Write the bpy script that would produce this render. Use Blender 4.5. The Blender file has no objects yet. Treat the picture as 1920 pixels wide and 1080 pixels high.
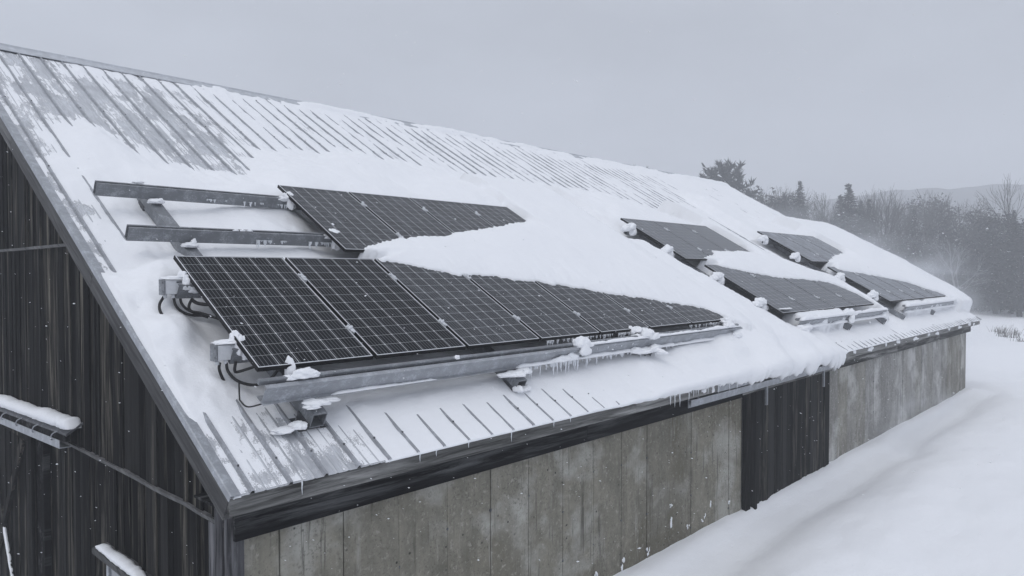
import bpy, bmesh, math, random
import numpy as np
from mathutils import Vector, Matrix, noise as mnoise

random.seed(11)
SC = bpy.context.scene
COL = SC.collection
R = math.radians

# ------------------------------------------------------------------ camera
cam_d = bpy.data.cameras.new('camera'); cam = bpy.data.objects.new('camera', cam_d); COL.objects.link(cam)
cam_d.sensor_width = 36.0; cam_d.lens = 25.21
cam_d.clip_start = 0.1; cam_d.clip_end = 3000
YAW, PITCH = R(43.0805), R(1.292)
cam.location = (-2.232, -4.650, 1.511)
cam.rotation_euler = (R(90) - PITCH, 0, YAW - R(90))
SC.camera = cam
SC.render.resolution_x, SC.render.resolution_y = 1024, 576

# ------------------------------------------------------------------ sky, sun, exposure
SUN_EL, SUN_AZ = R(52), R(200)      # azimuth of the sun measured from +X towards +Y
world = bpy.data.worlds.new('World'); SC.world = world; world.use_nodes = True
nt = world.node_tree; nt.nodes.clear()
wo = nt.nodes.new('ShaderNodeOutputWorld'); bg = nt.nodes.new('ShaderNodeBackground')
sky = nt.nodes.new('ShaderNodeTexSky'); sky.sky_type = 'NISHITA'; sky.sun_disc = False
sky.sun_elevation = SUN_EL; sky.sun_rotation = R(90) - SUN_AZ
sky.air_density = 1.0; sky.dust_density = 4.0
hs = nt.nodes.new('ShaderNodeHueSaturation'); hs.inputs['Saturation'].default_value = 0.35
tc = nt.nodes.new('ShaderNodeTexCoord'); sep = nt.nodes.new('ShaderNodeSeparateXYZ')
ramp = nt.nodes.new('ShaderNodeValToRGB')                         # overcast: brighter towards the zenith
ramp.color_ramp.elements[0].position = 0.0; ramp.color_ramp.elements[0].color = (0.490, 0.524, 0.605, 1)
ramp.color_ramp.elements[1].position = 1.0; ramp.color_ramp.elements[1].color = (1.02, 1.07, 1.19, 1)
e = ramp.color_ramp.elements.new(0.35); e.color = (0.575, 0.615, 0.70, 1)
scl = nt.nodes.new('ShaderNodeVectorMath'); scl.operation = 'SCALE'; scl.inputs['Scale'].default_value = 9.5
mx = nt.nodes.new('ShaderNodeMix'); mx.data_type = 'RGBA'; mx.inputs[0].default_value = 0.85
nt.links.new(sky.outputs[0], hs.inputs['Color'])
nt.links.new(tc.outputs['Generated'], sep.inputs[0]); nt.links.new(sep.outputs['Z'], ramp.inputs[0])
cn = nt.nodes.new('ShaderNodeTexNoise'); cn.inputs['Scale'].default_value = 2.6; cn.inputs['Detail'].default_value = 4
cm = nt.nodes.new('ShaderNodeMapping'); cm.inputs['Scale'].default_value = (1, 1, 2.2)       # soft unevenness of the cloud deck
cr_ = nt.nodes.new('ShaderNodeMapRange'); cr_.inputs[1].default_value = .3; cr_.inputs[2].default_value = .7; cr_.inputs[3].default_value = .90; cr_.inputs[4].default_value = 1.12
cs = nt.nodes.new('ShaderNodeVectorMath'); cs.operation = 'SCALE'
nt.links.new(tc.outputs['Generated'], cm.inputs[0]); nt.links.new(cm.outputs[0], cn.inputs['Vector']); nt.links.new(cn.outputs[0], cr_.inputs[0])
nt.links.new(ramp.outputs[0], cs.inputs[0]); nt.links.new(cr_.outputs[0], cs.inputs['Scale']); nt.links.new(cs.outputs[0], scl.inputs[0])
nt.links.new(hs.outputs[0], mx.inputs[6]); nt.links.new(scl.outputs[0], mx.inputs[7])
nt.links.new(mx.outputs[2], bg.inputs[0]); bg.inputs[1].default_value = 0.10
nt.links.new(bg.outputs[0], wo.inputs[0])

sd = bpy.data.lights.new('sun', 'SUN'); sun = bpy.data.objects.new('sun', sd); COL.objects.link(sun)
sd.energy = 0.55; sd.angle = R(40); sd.color = (1.0, 0.985, 0.96)
sv = Vector((math.cos(SUN_EL) * math.cos(SUN_AZ), math.cos(SUN_EL) * math.sin(SUN_AZ), math.sin(SUN_EL)))
sun.rotation_euler = sv.to_track_quat('Z', 'Y').to_euler()
sun.location = (0, 0, 40)

SC.view_settings.view_transform = 'Standard'; SC.view_settings.look = 'None'
SC.view_settings.exposure = 0.0; SC.view_settings.gamma = 1.0; SC.view_settings.use_curve_mapping = False
SC.render.engine = 'CYCLES'
SC.cycles.max_bounces = 6; SC.cycles.diffuse_bounces = 3; SC.cycles.glossy_bounces = 2
SC.cycles.transmission_bounces = 3; SC.cycles.volume_bounces = 2; SC.cycles.transparent_max_bounces = 8
try:
    SC.cycles.use_denoising = True; SC.cycles.denoiser = 'OPENIMAGEDENOISE'
except Exception:
    pass

# ------------------------------------------------------------------ numbers of the place
TH = R(29.7133)            # roof pitch
CT, ST = math.cos(TH), math.sin(TH)
L, S = 24.43, 10.0         # roof length along the eave, slope length
RY, RZ = S * CT, S * ST    # ridge
GZ = -2.35                 # snow level of the field
def rp(u, v, w=0.0):       # roof coordinates (along eave, up slope, off the roof) -> world
    return Vector((u, v * CT - w * ST, v * ST + w * CT))

# ------------------------------------------------------------------ materials
class NT:
    def __init__(s, name):
        s.m = bpy.data.materials.new(name); s.m.use_nodes = True
        s.t = s.m.node_tree; s.t.nodes.clear()
        s.out = s.n('ShaderNodeOutputMaterial'); s.b = s.n('ShaderNodeBsdfPrincipled')
        s.l(s.b.outputs[0], s.out.inputs[0])
    def n(s, t, **k):
        o = s.t.nodes.new(t)
        for a, v in k.items(): setattr(o, a, v)
        return o
    def l(s, a, b): s.t.links.new(a, b)
    def val(s, x, inp):
        if isinstance(x, (int, float)): inp.default_value = x
        elif isinstance(x, tuple): inp.default_value = x if len(x) == len(inp.default_value) else x + (1,)
        else: s.l(x, inp)
    def coord(s, kind='Object', scale=(1, 1, 1), loc=(0, 0, 0)):
        c = s.n('ShaderNodeTexCoord'); m = s.n('ShaderNodeMapping')
        m.inputs['Scale'].default_value = scale; m.inputs['Location'].default_value = loc
        s.l(c.outputs[kind], m.inputs[0]); return m.outputs[0]
    def noise(s, vec, scale, detail=4, rough=.55, dist=0):
        o = s.n('ShaderNodeTexNoise'); s.l(vec, o.inputs['Vector'])
        o.inputs['Scale'].default_value = scale; o.inputs['Detail'].default_value = detail
        o.inputs['Roughness'].default_value = rough; o.inputs['Distortion'].default_value = dist
        return o.outputs[0]
    def ramp(s, x, a, b, lo=0.0, hi=1.0):
        o = s.n('ShaderNodeMapRange'); s.val(x, o.inputs[0]); o.clamp = True
        for i, v in enumerate((a, b, lo, hi)): o.inputs[i + 1].default_value = v
        return o.outputs[0]
    def math(s, op, a, b=0.0):
        o = s.n('ShaderNodeMath', operation=op); s.val(a, o.inputs[0]); s.val(b, o.inputs[1]); return o.outputs[0]
    def mix(s, f, a, b):
        o = s.n('ShaderNodeMix', data_type='RGBA'); s.val(f, o.inputs[0]); s.val(a, o.inputs[6]); s.val(b, o.inputs[7])
        return o.outputs[2]
    def attr(s, name):
        o = s.n('ShaderNodeAttribute'); o.attribute_name = name; return o.outputs['Fac']
    def bump(s, h, strength=.3, dist=.02):
        o = s.n('ShaderNodeBump'); o.inputs['Strength'].default_value = strength
        o.inputs['Distance'].default_value = dist; s.l(h, o.inputs['Height']); s.l(o.outputs[0], s.b.inputs['Normal'])
    def set(s, **k):
        for a, v in k.items():
            s.val(v, s.b.inputs[{'color': 'Base Color', 'rough': 'Roughness', 'metal': 'Metallic', 'spec': 'Specular IOR Level', 'alpha': 'Alpha', 'coat': 'Coat Weight', 'trans': 'Transmission Weight', 'ior': 'IOR'}[a]])
        return s.m

M = {}
def mat_snow(thin=False):
    s = NT('thin_snow' if thin else 'snow'); p = s.coord('Object')
    f = s.noise(p, 3.0, 6, .6); g = s.noise(p, 42, 4, .65); h = s.noise(p, 0.7, 3)
    w = s.noise(s.coord('Object', (1.0, 2.6, 2.6)), 5.5, 6, .68, .5)
    s.bump(s.math('ADD', s.math('ADD', s.math('MULTIPLY', f, .7), s.math('MULTIPLY', w, .55)), s.math('MULTIPLY', g, .06)), .34, .05)
    if thin:      # where the layer is only a dusting it breaks up into grains and streaks
        a = s.attr('cover'); st = s.noise(s.coord('Object', (1, .22, .22)), 34, 5, .7); gr = s.noise(p, 95, 3, .7)
        n = s.math('ADD', s.math('MULTIPLY', st, .6), s.math('MULTIPLY', gr, .4))
        s.set(alpha=s.ramp(s.math('SUBTRACT', s.math('ADD', s.math('MULTIPLY', a, .62), .20), n), -.07, .07))
    return s.set(color=s.mix(h, (.83, .845, .875), (.89, .90, .92)), rough=.62, spec=.2)
def mat_ice():
    s = NT('ice'); p = s.coord('Object')
    s.bump(s.noise(p, 60, 2), .4, .01)
    return s.set(color=(.86, .89, .93), rough=.25, spec=.6, trans=.12, ior=1.31)
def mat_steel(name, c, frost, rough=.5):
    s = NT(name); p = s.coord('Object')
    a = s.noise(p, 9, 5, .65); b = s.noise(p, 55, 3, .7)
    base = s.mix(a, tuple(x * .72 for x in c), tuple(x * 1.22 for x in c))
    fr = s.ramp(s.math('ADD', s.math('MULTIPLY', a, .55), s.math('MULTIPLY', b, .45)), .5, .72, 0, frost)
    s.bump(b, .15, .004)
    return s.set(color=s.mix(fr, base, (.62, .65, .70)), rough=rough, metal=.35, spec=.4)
def mat_roof():
    s = NT('galvanized_roof'); p = s.coord('Object', (6, .35, .35)); q = s.coord('Object')
    st = s.noise(p, 3.0, 6, .7); bl = s.noise(q, 1.6, 5, .65); fi = s.noise(s.coord('Object', (40, 3, 3)), 2.0, 4, .7)
    c = s.mix(s.ramp(st, .3, .7), (.30, .312, .335), (.52, .533, .56))
    fr = s.math('MULTIPLY', s.ramp(bl, .36, .60), s.ramp(fi, .34, .60))
    s.bump(fi, .1, .003)
    return s.set(color=s.mix(s.math('MULTIPLY', fr, .85), c, (.68, .70, .735)), rough=s.ramp(fr, 0, 1, .42, .7), metal=.3, spec=.45)
def mat_wood(name, dark, light, streak, axis='Z', amount=.5, scale=1.0, tilt=0.0, spread=(-.30, .40), thr=(.48, .64)):
    # weathered timber: grain runs along the given axis, 'tone' shifts each board
    s = NT(name)
    sc = {'Z': (1, 1, .07), 'X': (.06, 1, 1), 'Y': (1, .06, 1)}[axis]
    p = s.coord('Object', tuple(x * scale for x in sc))
    if tilt:           # turn the grain along a sloping board before stretching it
        c0 = s.n('ShaderNodeTexCoord'); m0 = s.n('ShaderNodeMapping'); m0.inputs['Rotation'].default_value = (tilt, 0, 0); m1 = s.n('ShaderNodeMapping'); m1.inputs['Scale'].default_value = tuple(x * scale for x in sc)
        s.l(c0.outputs['Object'], m0.inputs[0]); s.l(m0.outputs[0], m1.inputs[0]); p = m1.outputs[0]
    tone = s.attr('tone')
    off = s.n('ShaderNodeVectorMath', operation='ADD'); cb = s.n('ShaderNodeCombineXYZ')
    for i in range(3): s.val(s.math('MULTIPLY', tone, 37.0 + 11 * i), cb.inputs[i])
    s.l(p, off.inputs[0]); s.l(cb.outputs[0], off.inputs[1]); p2 = off.outputs[0]
    gr = s.ramp(s.noise(p2, 26, 6, .72, .4), .34, .66); big = s.noise(p2, 5, 5, .65, .6)
    mid = s.noise(p2, 11, 4, .6, .3)
    f = s.math('ADD', s.math('MULTIPLY', gr, .55), s.math('MULTIPLY', s.ramp(tone, 0, 1, *spread), 1.0))
    c = s.mix(s.ramp(f, .05, .85), dark, light)
    st = s.math('MULTIPLY', s.ramp(big, *thr), s.ramp(gr, .2, .75))
    c = s.mix(s.math('MULTIPLY', st, amount), c, streak)
    c = s.mix(s.ramp(mid, .60, .68, 0, .75), c, tuple(x * .35 for x in dark))
    s.bump(gr, .5, .006)
    return s.set(color=c, rough=.85, spec=.05)
def mat_concrete():
    s = NT('board_formed_concrete'); p = s.coord('Object'); v = s.coord('Object', (1, 1, .45))
    tone = s.attr('tone')
    a = s.noise(p, 1.1, 5, .6); b = s.noise(v, 3.2, 6, .65, .5); f = s.noise(p, 38, 4, .65); l = s.noise(p, .55, 3, .5, .8)
    c = s.mix(s.ramp(b, .30, .70), (.150, .142, .116), (.285, .270, .222))
    c = s.mix(s.ramp(a, .50, .62, 0, .85), c, (.40, .395, .36))
    c = s.mix(s.ramp(l, .54, .66, 0, .65), c, (.135, .124, .092))
    c = s.mix(s.math('MULTIPLY', s.ramp(f, .53, .65, 0, .7), s.ramp(s.noise(p, 1.9, 4, .6), .42, .62, .15, 1)), c, (.08, .076, .064))
    f2 = s.noise(p, 17, 5, .75, .4); c = s.mix(s.ramp(f2, .55, .66, 0, .6), c, (.40, .385, .34)); c = s.mix(s.ramp(f2, .43, .33, 0, .5), c, (.095, .09, .075))
    vo = s.n('ShaderNodeTexVoronoi'); s.l(p, vo.inputs['Vector']); vo.inputs['Scale'].default_value = 9.0
    pit = s.math('MULTIPLY', s.ramp(vo.outputs['Distance'], .07, .13, 1, 0), s.ramp(s.noise(p, 2.3, 3), .46, .54))
    c = s.mix(s.math('MULTIPLY', pit, .9), c, (.025, .025, .024))
    dr = s.math('MULTIPLY', s.ramp(s.noise(s.coord('Object', (1, 1, .05)), 11.0, 6, .7, .1), .57, .64), s.ramp(a, .40, .52))
    c = s.mix(s.math('MULTIPLY', dr, .8), c, (.075, .072, .06))
    s.t.nodes.active = None
    lm = s.math('MULTIPLY', s.ramp(s.noise(s.coord('Object', (1, 1, .10), (3, 0, 0)), 6.5, 6, .72, .15), .58, .66), s.ramp(a, .42, .56, 1, .15))
    c = s.mix(s.math('MULTIPLY', lm, .6), c, (.43, .425, .395))
    hv = s.n('ShaderNodeHueSaturation'); s.l(c, hv.inputs['Color'])
    s.l(s.ramp(tone, 0, 1, .70, 1.40), hv.inputs['Value']); s.l(s.ramp(tone, .5, .9, 1.0, .25), hv.inputs['Saturation'])
    s.bump(s.math('ADD', f, s.math('MULTIPLY', pit, -1.5)), .35, .008)
    return s.set(color=hv.outputs[0], rough=.9, spec=.06)
def mat_cells(name, frost, spec=.1, ln=1.0):
    # solar glass: 6 x 12 cells, fine busbars, bright cell edges, drawn in the panel's own UV
    s = NT(name); tcn = s.n('ShaderNodeTexCoord'); sp = s.n('ShaderNodeSeparateXYZ'); s.l(tcn.outputs['UV'], sp.inputs[0])
    x, y = sp.outputs[0], sp.outputs[1]
    def line(c, n, w):           # 1 on a line every 1/n, half width w of one period
        fr = s.math('FRACT', s.math('MULTIPLY', c, float(n)))
        d = s.math('MINIMUM', fr, s.math('SUBTRACT', 1.0, fr))
        return s.ramp(d, w * .6, w * 1.3, 1, 0), d
    cx, dx = line(x, 6, .024); cy, dy = line(y, 12, .019); bb, _ = line(s.math('ADD', x, 1 / 60.0), 30, .060)
    dia = s.ramp(s.math('ADD', dx, s.math('MULTIPLY', dy, .8)), .045, .07, 1, 0)
    p = s.coord('Object'); g = s.noise(p, 5.0, 5, .7); h = s.noise(p, 120, 2, .6); sm = s.noise(s.coord('Object', (1.0, .3, 1)), 3.0, 5, .6)
    wn = s.n('ShaderNodeTexWhiteNoise'); wn.noise_dimensions = '2D'; cv = s.n('ShaderNodeCombineXYZ')
    s.val(s.math('FLOOR', s.math('MULTIPLY', x, 6.0)), cv.inputs[0]); s.val(s.math('FLOOR', s.math('MULTIPLY', y, 12.0)), cv.inputs[1])
    s.l(cv.outputs[0], wn.inputs['Vector'])
    c = s.mix(wn.outputs['Value'], (.0035, .0038, .0046), (.0105, .0112, .0135))
    c = s.mix(s.math('MULTIPLY', bb, .62), c, (.25, .26, .28))
    c = s.mix(s.math('MULTIPLY', cy, .85), c, (.30, .31, .32))
    c = s.mix(s.math('MULTIPLY', cx, .75), c, (.52, .53, .54))
    c = s.mix(s.math('MULTIPLY', dia, .8), c, (.66, .67, .68))
    fr = s.math('ADD', s.ramp(s.math('ADD', s.math('MULTIPLY', h, .5), s.math('MULTIPLY', g, .5)), .42, .68, 0, frost), s.ramp(sm, .45, .7, frost * .25, frost * .8))  # on the middle and far arrays this grey also holds painted haze
    c = s.mix(fr, c, (.55, .58, .64))
    return s.set(color=c, rough=s.ramp(fr, 0, .3, .22, .5), spec=spec)
def mat_plain(name, c, rough=.6, metal=0, spec=.4, var=.25, scale=14):
    s = NT(name); p = s.coord('Object'); a = s.noise(p, scale, 5, .65)
    s.bump(a, .12, .004)
    return s.set(color=s.mix(a, tuple(x * (1 - var) for x in c), tuple(x * (1 + var) for x in c)), rough=rough, metal=metal, spec=spec)

M['snow'] = mat_snow(); M['snow_thin'] = mat_snow(True); M['ice'] = mat_ice(); M['roof'] = mat_roof(); M['concrete'] = mat_concrete()
M['rib'] = mat_steel('rib_steel', (.33, .34, .365), .7)  # ribs a little darker than the pans between them
M['steel'] = mat_steel('frosted_steel', (.20, .21, .225), .55)
M['steel_light'] = mat_steel('pale_galvanized', (.33, .345, .37), .7)
M['steel_rimed'] = mat_steel('rimed_flashing', (.48, .50, .53), .9)
M['steel_dark'] = mat_steel('dark_steel', (.07, .073, .08), .3)
M['siding'] = mat_wood('weathered_siding', (.0006, .0006, .0007), (.021, .0208, .0205), (.155, .142, .118), 'Z', .9, .62, 0, (-.48, .62), (.51, .66))
M['door_wood'] = mat_wood('black_door_boards', (.0010, .0010, .0011), (.026, .026, .026), (.15, .14, .12), 'Z', .85, .62, 0, (-.48, .62), (.51, .66))
M['rake_wood'] = mat_wood('grey_rake_board', (.055, .055, .056), (.135, .136, .138), (.24, .24, .235), 'Y', .5, .8, -TH)
M['fascia_wood'] = mat_wood('grey_fascia_board', (.045, .045, .043), (.30, .30, .295), (.46, .46, .45), 'X', .75, .6)
M['frieze_wood'] = mat_wood('wet_black_board', (.003, .003, .0035), (.018, .018, .020), (.20, .205, .21), 'X', .45, .6)
M['post_wood'] = mat_wood('grey_post', (.03, .03, .033), (.13, .13, .14), (.24, .24, .25), 'Z', .6)
M['cells_clear'] = mat_cells('solar_cells_clear', .004, .03)
M['cells_frost'] = mat_cells('solar_cells_frosted', .065, .08)
M['cells_far'] = mat_cells('solar_cells_mid_frost_haze', .25, .18); M['cells_frost_haze'] = mat_cells('solar_cells_far_frost_haze', .52, .18)  # middle and far arrays: frost, with distance haze put into the colour
M['frame'] = mat_plain('black_anodised_frame', (.008, .008, .009), .5, 0, .12)
M['frame_edge'] = mat_plain('frosted_frame_edge', (.62, .64, .67), .6, scale=60, var=.4)
M['rubber'] = mat_plain('black_rubber', (.010, .010, .011), .5)
M['plastic'] = mat_plain('grey_plastic', (.62, .635, .66), .6)
M['glass'] = mat_plain('window_pane', (.20, .215, .235), .12, 0, .6, .1)
M['bark'] = mat_plain('bark', (.04, .039, .038), .9, scale=8)
M['twig'] = mat_plain('twig_bark', (.05, .048, .047), .9, scale=8)
M['birch'] = mat_plain('snowy_bark', (.25, .255, .265), .8, scale=20)
M['needle'] = mat_plain('needles', (.024, .031, .028), .8, scale=1.5, var=.45)
M['thicket'] = mat_plain('dark_foliage', (.026, .029, .028), .85, scale=1.5, var=.45)
M['weed'] = mat_plain('dry_weed', (.16, .15, .14), .9)
M['hill'] = mat_plain('wooded_hill', (.055, .06, .062), .95, scale=.4, var=.4)

# ------------------------------------------------------------------ mesh helpers
class MB:
    def __init__(s): s.v = []; s.f = []; s.m = []; s.sm = []; s.t = []; s.uv = {}
    def add(s, vs, fs, mi=0, smooth=False, tone=.5):
        o = len(s.v); s.v += [tuple(x) for x in vs]; s.t += [tone] * len(vs)
        for f in fs: s.f.append(tuple(i + o for i in f)); s.m.append(mi); s.sm.append(smooth)
        return o
    def box(s, x0, x1, y0, y1, z0, z1, mi=0, tone=.5):
        vs = [(x, y, z) for x in (x0, x1) for y in (y0, y1) for z in (z0, z1)]
        s.add(vs, [(0, 1, 3, 2), (4, 6, 7, 5), (0, 4, 5, 1), (2, 3, 7, 6), (0, 2, 6, 4), (1, 5, 7, 3)], mi, False, tone)
    def prism(s, prof, fn, a, b, mi=0, tone=.5, smooth=False, segs=1):   # closed profile swept from a to b; fn(p, q, t) -> xyz
        n = len(prof); vs = []
        for k in range(segs + 1):
            t = a + (b - a) * k / segs; vs += [fn(p, q, t) for p, q in prof]
        fs = [(k * n + i, k * n + (i + 1) % n, (k + 1) * n + (i + 1) % n, (k + 1) * n + i) for k in range(segs) for i in range(n)]
        fs += [tuple(range(n))[::-1], tuple(range(segs * n, segs * n + n))]
        s.add(vs, fs, mi, smooth, tone)
    def tube(s, pts, r, n=8, mi=0, tone=.5, cap=True):
        pts = [Vector(p) for p in pts]; rs = r if isinstance(r, (list, tuple)) else [r] * len(pts)
        vs = []; up = Vector((0, 0, 1)); k = len(pts)
        a = None
        for i, p in enumerate(pts):
            d = (pts[min(i + 1, k - 1)] - pts[max(i - 1, 0)]).normalized()
            if a is None: a = d.cross(up if abs(d.z) < .9 else Vector((1, 0, 0))).normalized()
            else:
                a = a - d * a.dot(d)
                a = a.normalized() if a.length > 1e-6 else d.orthogonal().normalized()
            b = d.cross(a)
            vs += [p + (a * math.cos(2 * math.pi * j / n) + b * math.sin(2 * math.pi * j / n)) * rs[i] for j in range(n)]
        fs = [(i * n + j, i * n + (j + 1) % n, (i + 1) * n + (j + 1) % n, (i + 1) * n + j) for i in range(k - 1) for j in range(n)]
        if cap: fs += [tuple(range(n))[::-1], tuple(range((k - 1) * n, k * n))]
        s.add(vs, fs, mi, True, tone)
    def build(s, name, mats, parent=None, loc=(0, 0, 0), rot=(0, 0, 0), shift=None, bevel=0):
        me = bpy.data.meshes.new(name)
        vs = s.v if shift is None else [(x - shift[0], y - shift[1], z - shift[2]) for x, y, z in s.v]
        me.from_pydata(vs, [], s.f)
        for m in (mats if isinstance(mats, (list, tuple)) else [mats]): me.materials.append(M[m])
        me.polygons.foreach_set('material_index', s.m); me.polygons.foreach_set('use_smooth', s.sm)
        at = me.attributes.new('tone', 'FLOAT', 'POINT'); at.data.foreach_set('value', s.t)
        me.update()
        o = bpy.data.objects.new(name, me); COL.objects.link(o)
        o.parent = parent; o.location = loc; o.rotation_euler = rot
        if bevel:
            b = o.modifiers.new('bevel', 'BEVEL'); b.width = bevel; b.segments = 2; b.limit_method = 'ANGLE'
        return o
def tag(o, label=None, cat=None, group=None, kind=None):
    if label: o['label'] = label
    if cat: o['category'] = cat
    if group: o['group'] = group
    if kind: o['kind'] = kind
    return o
def empty(name, loc=(0, 0, 0), rot=(0, 0, 0)):
    o = bpy.data.objects.new(name, None); COL.objects.link(o); o.location = loc; o.rotation_euler = rot
    o.empty_display_size = .2; return o
def on_roof(name, u, v, w=0): return empty(name, rp(u, v, w), (TH, 0, 0))
def smooth(pts, n=6):      # Catmull-Rom through the points
    P = [Vector(p) for p in pts]; P = [P[0] * 2 - P[1]] + P + [P[-1] * 2 - P[-2]]; out = []
    for i in range(1, len(P) - 2):
        for k in range(n):
            t = k / n; a, b, c, d = P[i - 1], P[i], P[i + 1], P[i + 2]
            out.append(.5 * (2 * b + (c - a) * t + (2 * a - 5 * b + 4 * c - d) * t * t + (3 * b - a - 3 * c + d) * t ** 3))
    return out + [P[-2]]

# value noise for height fields
def vn(x, y, seed=0):
    xi, yi = np.floor(x), np.floor(y); fx, fy = x - xi, y - yi
    fx = fx * fx * (3 - 2 * fx); fy = fy * fy * (3 - 2 * fy)
    def h(a, b):
        t = np.sin(a * 127.1 + b * 311.7 + seed * 74.7) * 43758.5453; return t - np.floor(t)
    return (h(xi, yi) * (1 - fx) + h(xi + 1, yi) * fx) * (1 - fy) + (h(xi, yi + 1) * (1 - fx) + h(xi + 1, yi + 1) * fx) * fy
def fbm(x, y, o=4, seed=0):
    r = 0; a = .5; tot = 0
    for i in range(o): r = r + a * vn(x * 2 ** i, y * 2 ** i, seed + i * 7); tot += a; a *= .5
    return r / tot - .5
def sst(x, a, b):
    t = np.clip((x - a) / (b - a), 0, 1); return t * t * (3 - 2 * t)
def grid_obj(name, X, Y, Z, mat, keep=None):
    nv, nu = X.shape
    co = np.stack([X, Y, Z], -1).reshape(-1, 3).astype(np.float32)
    i = np.arange(nv * nu).reshape(nv, nu)
    q = np.stack([i[:-1, :-1], i[:-1, 1:], i[1:, 1:], i[1:, :-1]], -1).reshape(-1, 4)
    if keep is not None: q = q[keep.reshape(-1)]
    me = bpy.data.meshes.new(name); me.vertices.add(len(co)); me.vertices.foreach_set('co', co.ravel())
    me.loops.add(q.size); me.loops.foreach_set('vertex_index', q.ravel().astype(np.int32))
    me.polygons.add(len(q)); me.polygons.foreach_set('loop_start', np.arange(0, q.size, 4, dtype=np.int32))
    me.polygons.foreach_set('loop_total', np.full(len(q), 4, np.int32))
    me.update(calc_edges=True); me.polygons.foreach_set('use_smooth', np.ones(len(q), bool))
    me.materials.append(M[mat]); o = bpy.data.objects.new(name, me); COL.objects.link(o); return o

# ------------------------------------------------------------------ ground, hills
def axis(*parts):
    return np.unique(np.round(np.concatenate([np.arange(a, b, st) for a, b, st in parts]), 4))
def make_ground():
    xs = axis((-420, -40, 20), (-40, -4, 2), (-4, 30, .14), (30, 60, .5), (60, 130, 2), (130, 441, 20))
    ys = axis((-420, -60, 20), (-60, -16, 2), (-16, -3, .3), (-3, .5, .07), (.5, 20, .8), (20, 120, 3), (120, 441, 20))
    X, Y = np.meshgrid(xs, ys)
    dx = np.maximum(np.maximum(.1 - X, X - 24.1), 0); dy = np.maximum(np.maximum(.3 - Y, Y - 17), 0)
    d = np.hypot(dx, dy)
    wob = fbm(X * .55, Y * .2, 4, 3)
    dd = d + wob * .35
    near = .13 * np.exp(-(np.maximum(dd, 0) / .26) ** 4) - .13 * np.exp(-((dd - .68) / .30) ** 2) + .15 * np.exp(-((dd - 1.7) / .75) ** 2) + .05 * fbm(X * 2.2, Y * 3.0, 3, 6) * np.exp(-(dd / .5) ** 2)
    near += .16 * np.exp(-((X - 24.6) / 1.8) ** 2 - ((Y + .2) / .9) ** 2)
    far = np.clip((np.hypot(X, Y) - 5) / 30, 0, 1)
    Z = GZ + .06 + near * (1 - .6 * far) + .34 * fbm(X * .16, Y * .30, 5, 5) * np.clip(d / 2.5, 0, 1) + .075 * fbm(X * .7, Y * 1.5, 4, 9) * np.clip(d / 1, .4, 1) + .020 * fbm(X * 4, Y * 6, 4, 2) + .05 * np.abs(fbm(X * .5 + Y * .35, Y * 1.1 - X * .12, 4, 14)) * np.clip(d / 1.2, 0, 1)
    Z += .25 * fbm(X * .03, Y * .05, 3, 8) * far
    Z -= 1.8 * sst(Y, -.6, 1.2) * sst(-X, -.3, .5)
    o = grid_obj('snow_ground', X, Y, Z, 'snow'); o['kind'] = 'structure'
make_ground()
def make_hills():
    mb = MB(); a = np.linspace(-.30, .95, 90)
    rows = []
    for k, (r, f) in enumerate([(235, 0), (262, .62), (300, 1.0), (330, .9), (380, 0)]):
        row = []
        for t in a:
            h = (34.5 - 7 * max(0, t - .14) + .9 * math.sin(t * 11 + .4) + .8 * math.sin(t * 27 + 1) + mnoise.noise((t * 30, k, 0)) * 1.3) * f
            row.append((r * math.cos(t) * 1.0, r * math.sin(t), GZ - .5 + h + (mnoise.noise((t * 160, k * 3, 2)) * .9 if 0 < f else 0)))
        rows.append(row)
    n = len(a); vs = [p for r in rows for p in r]
    fs = [(k * n + i, k * n + i + 1, (k + 1) * n + i + 1, (k + 1) * n + i) for k in range(len(rows) - 1) for i in range(n - 1)]
    mb.add(vs, fs, 0, True); o = mb.build('hills', 'hill'); o['kind'] = 'structure'
make_hills()

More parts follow.
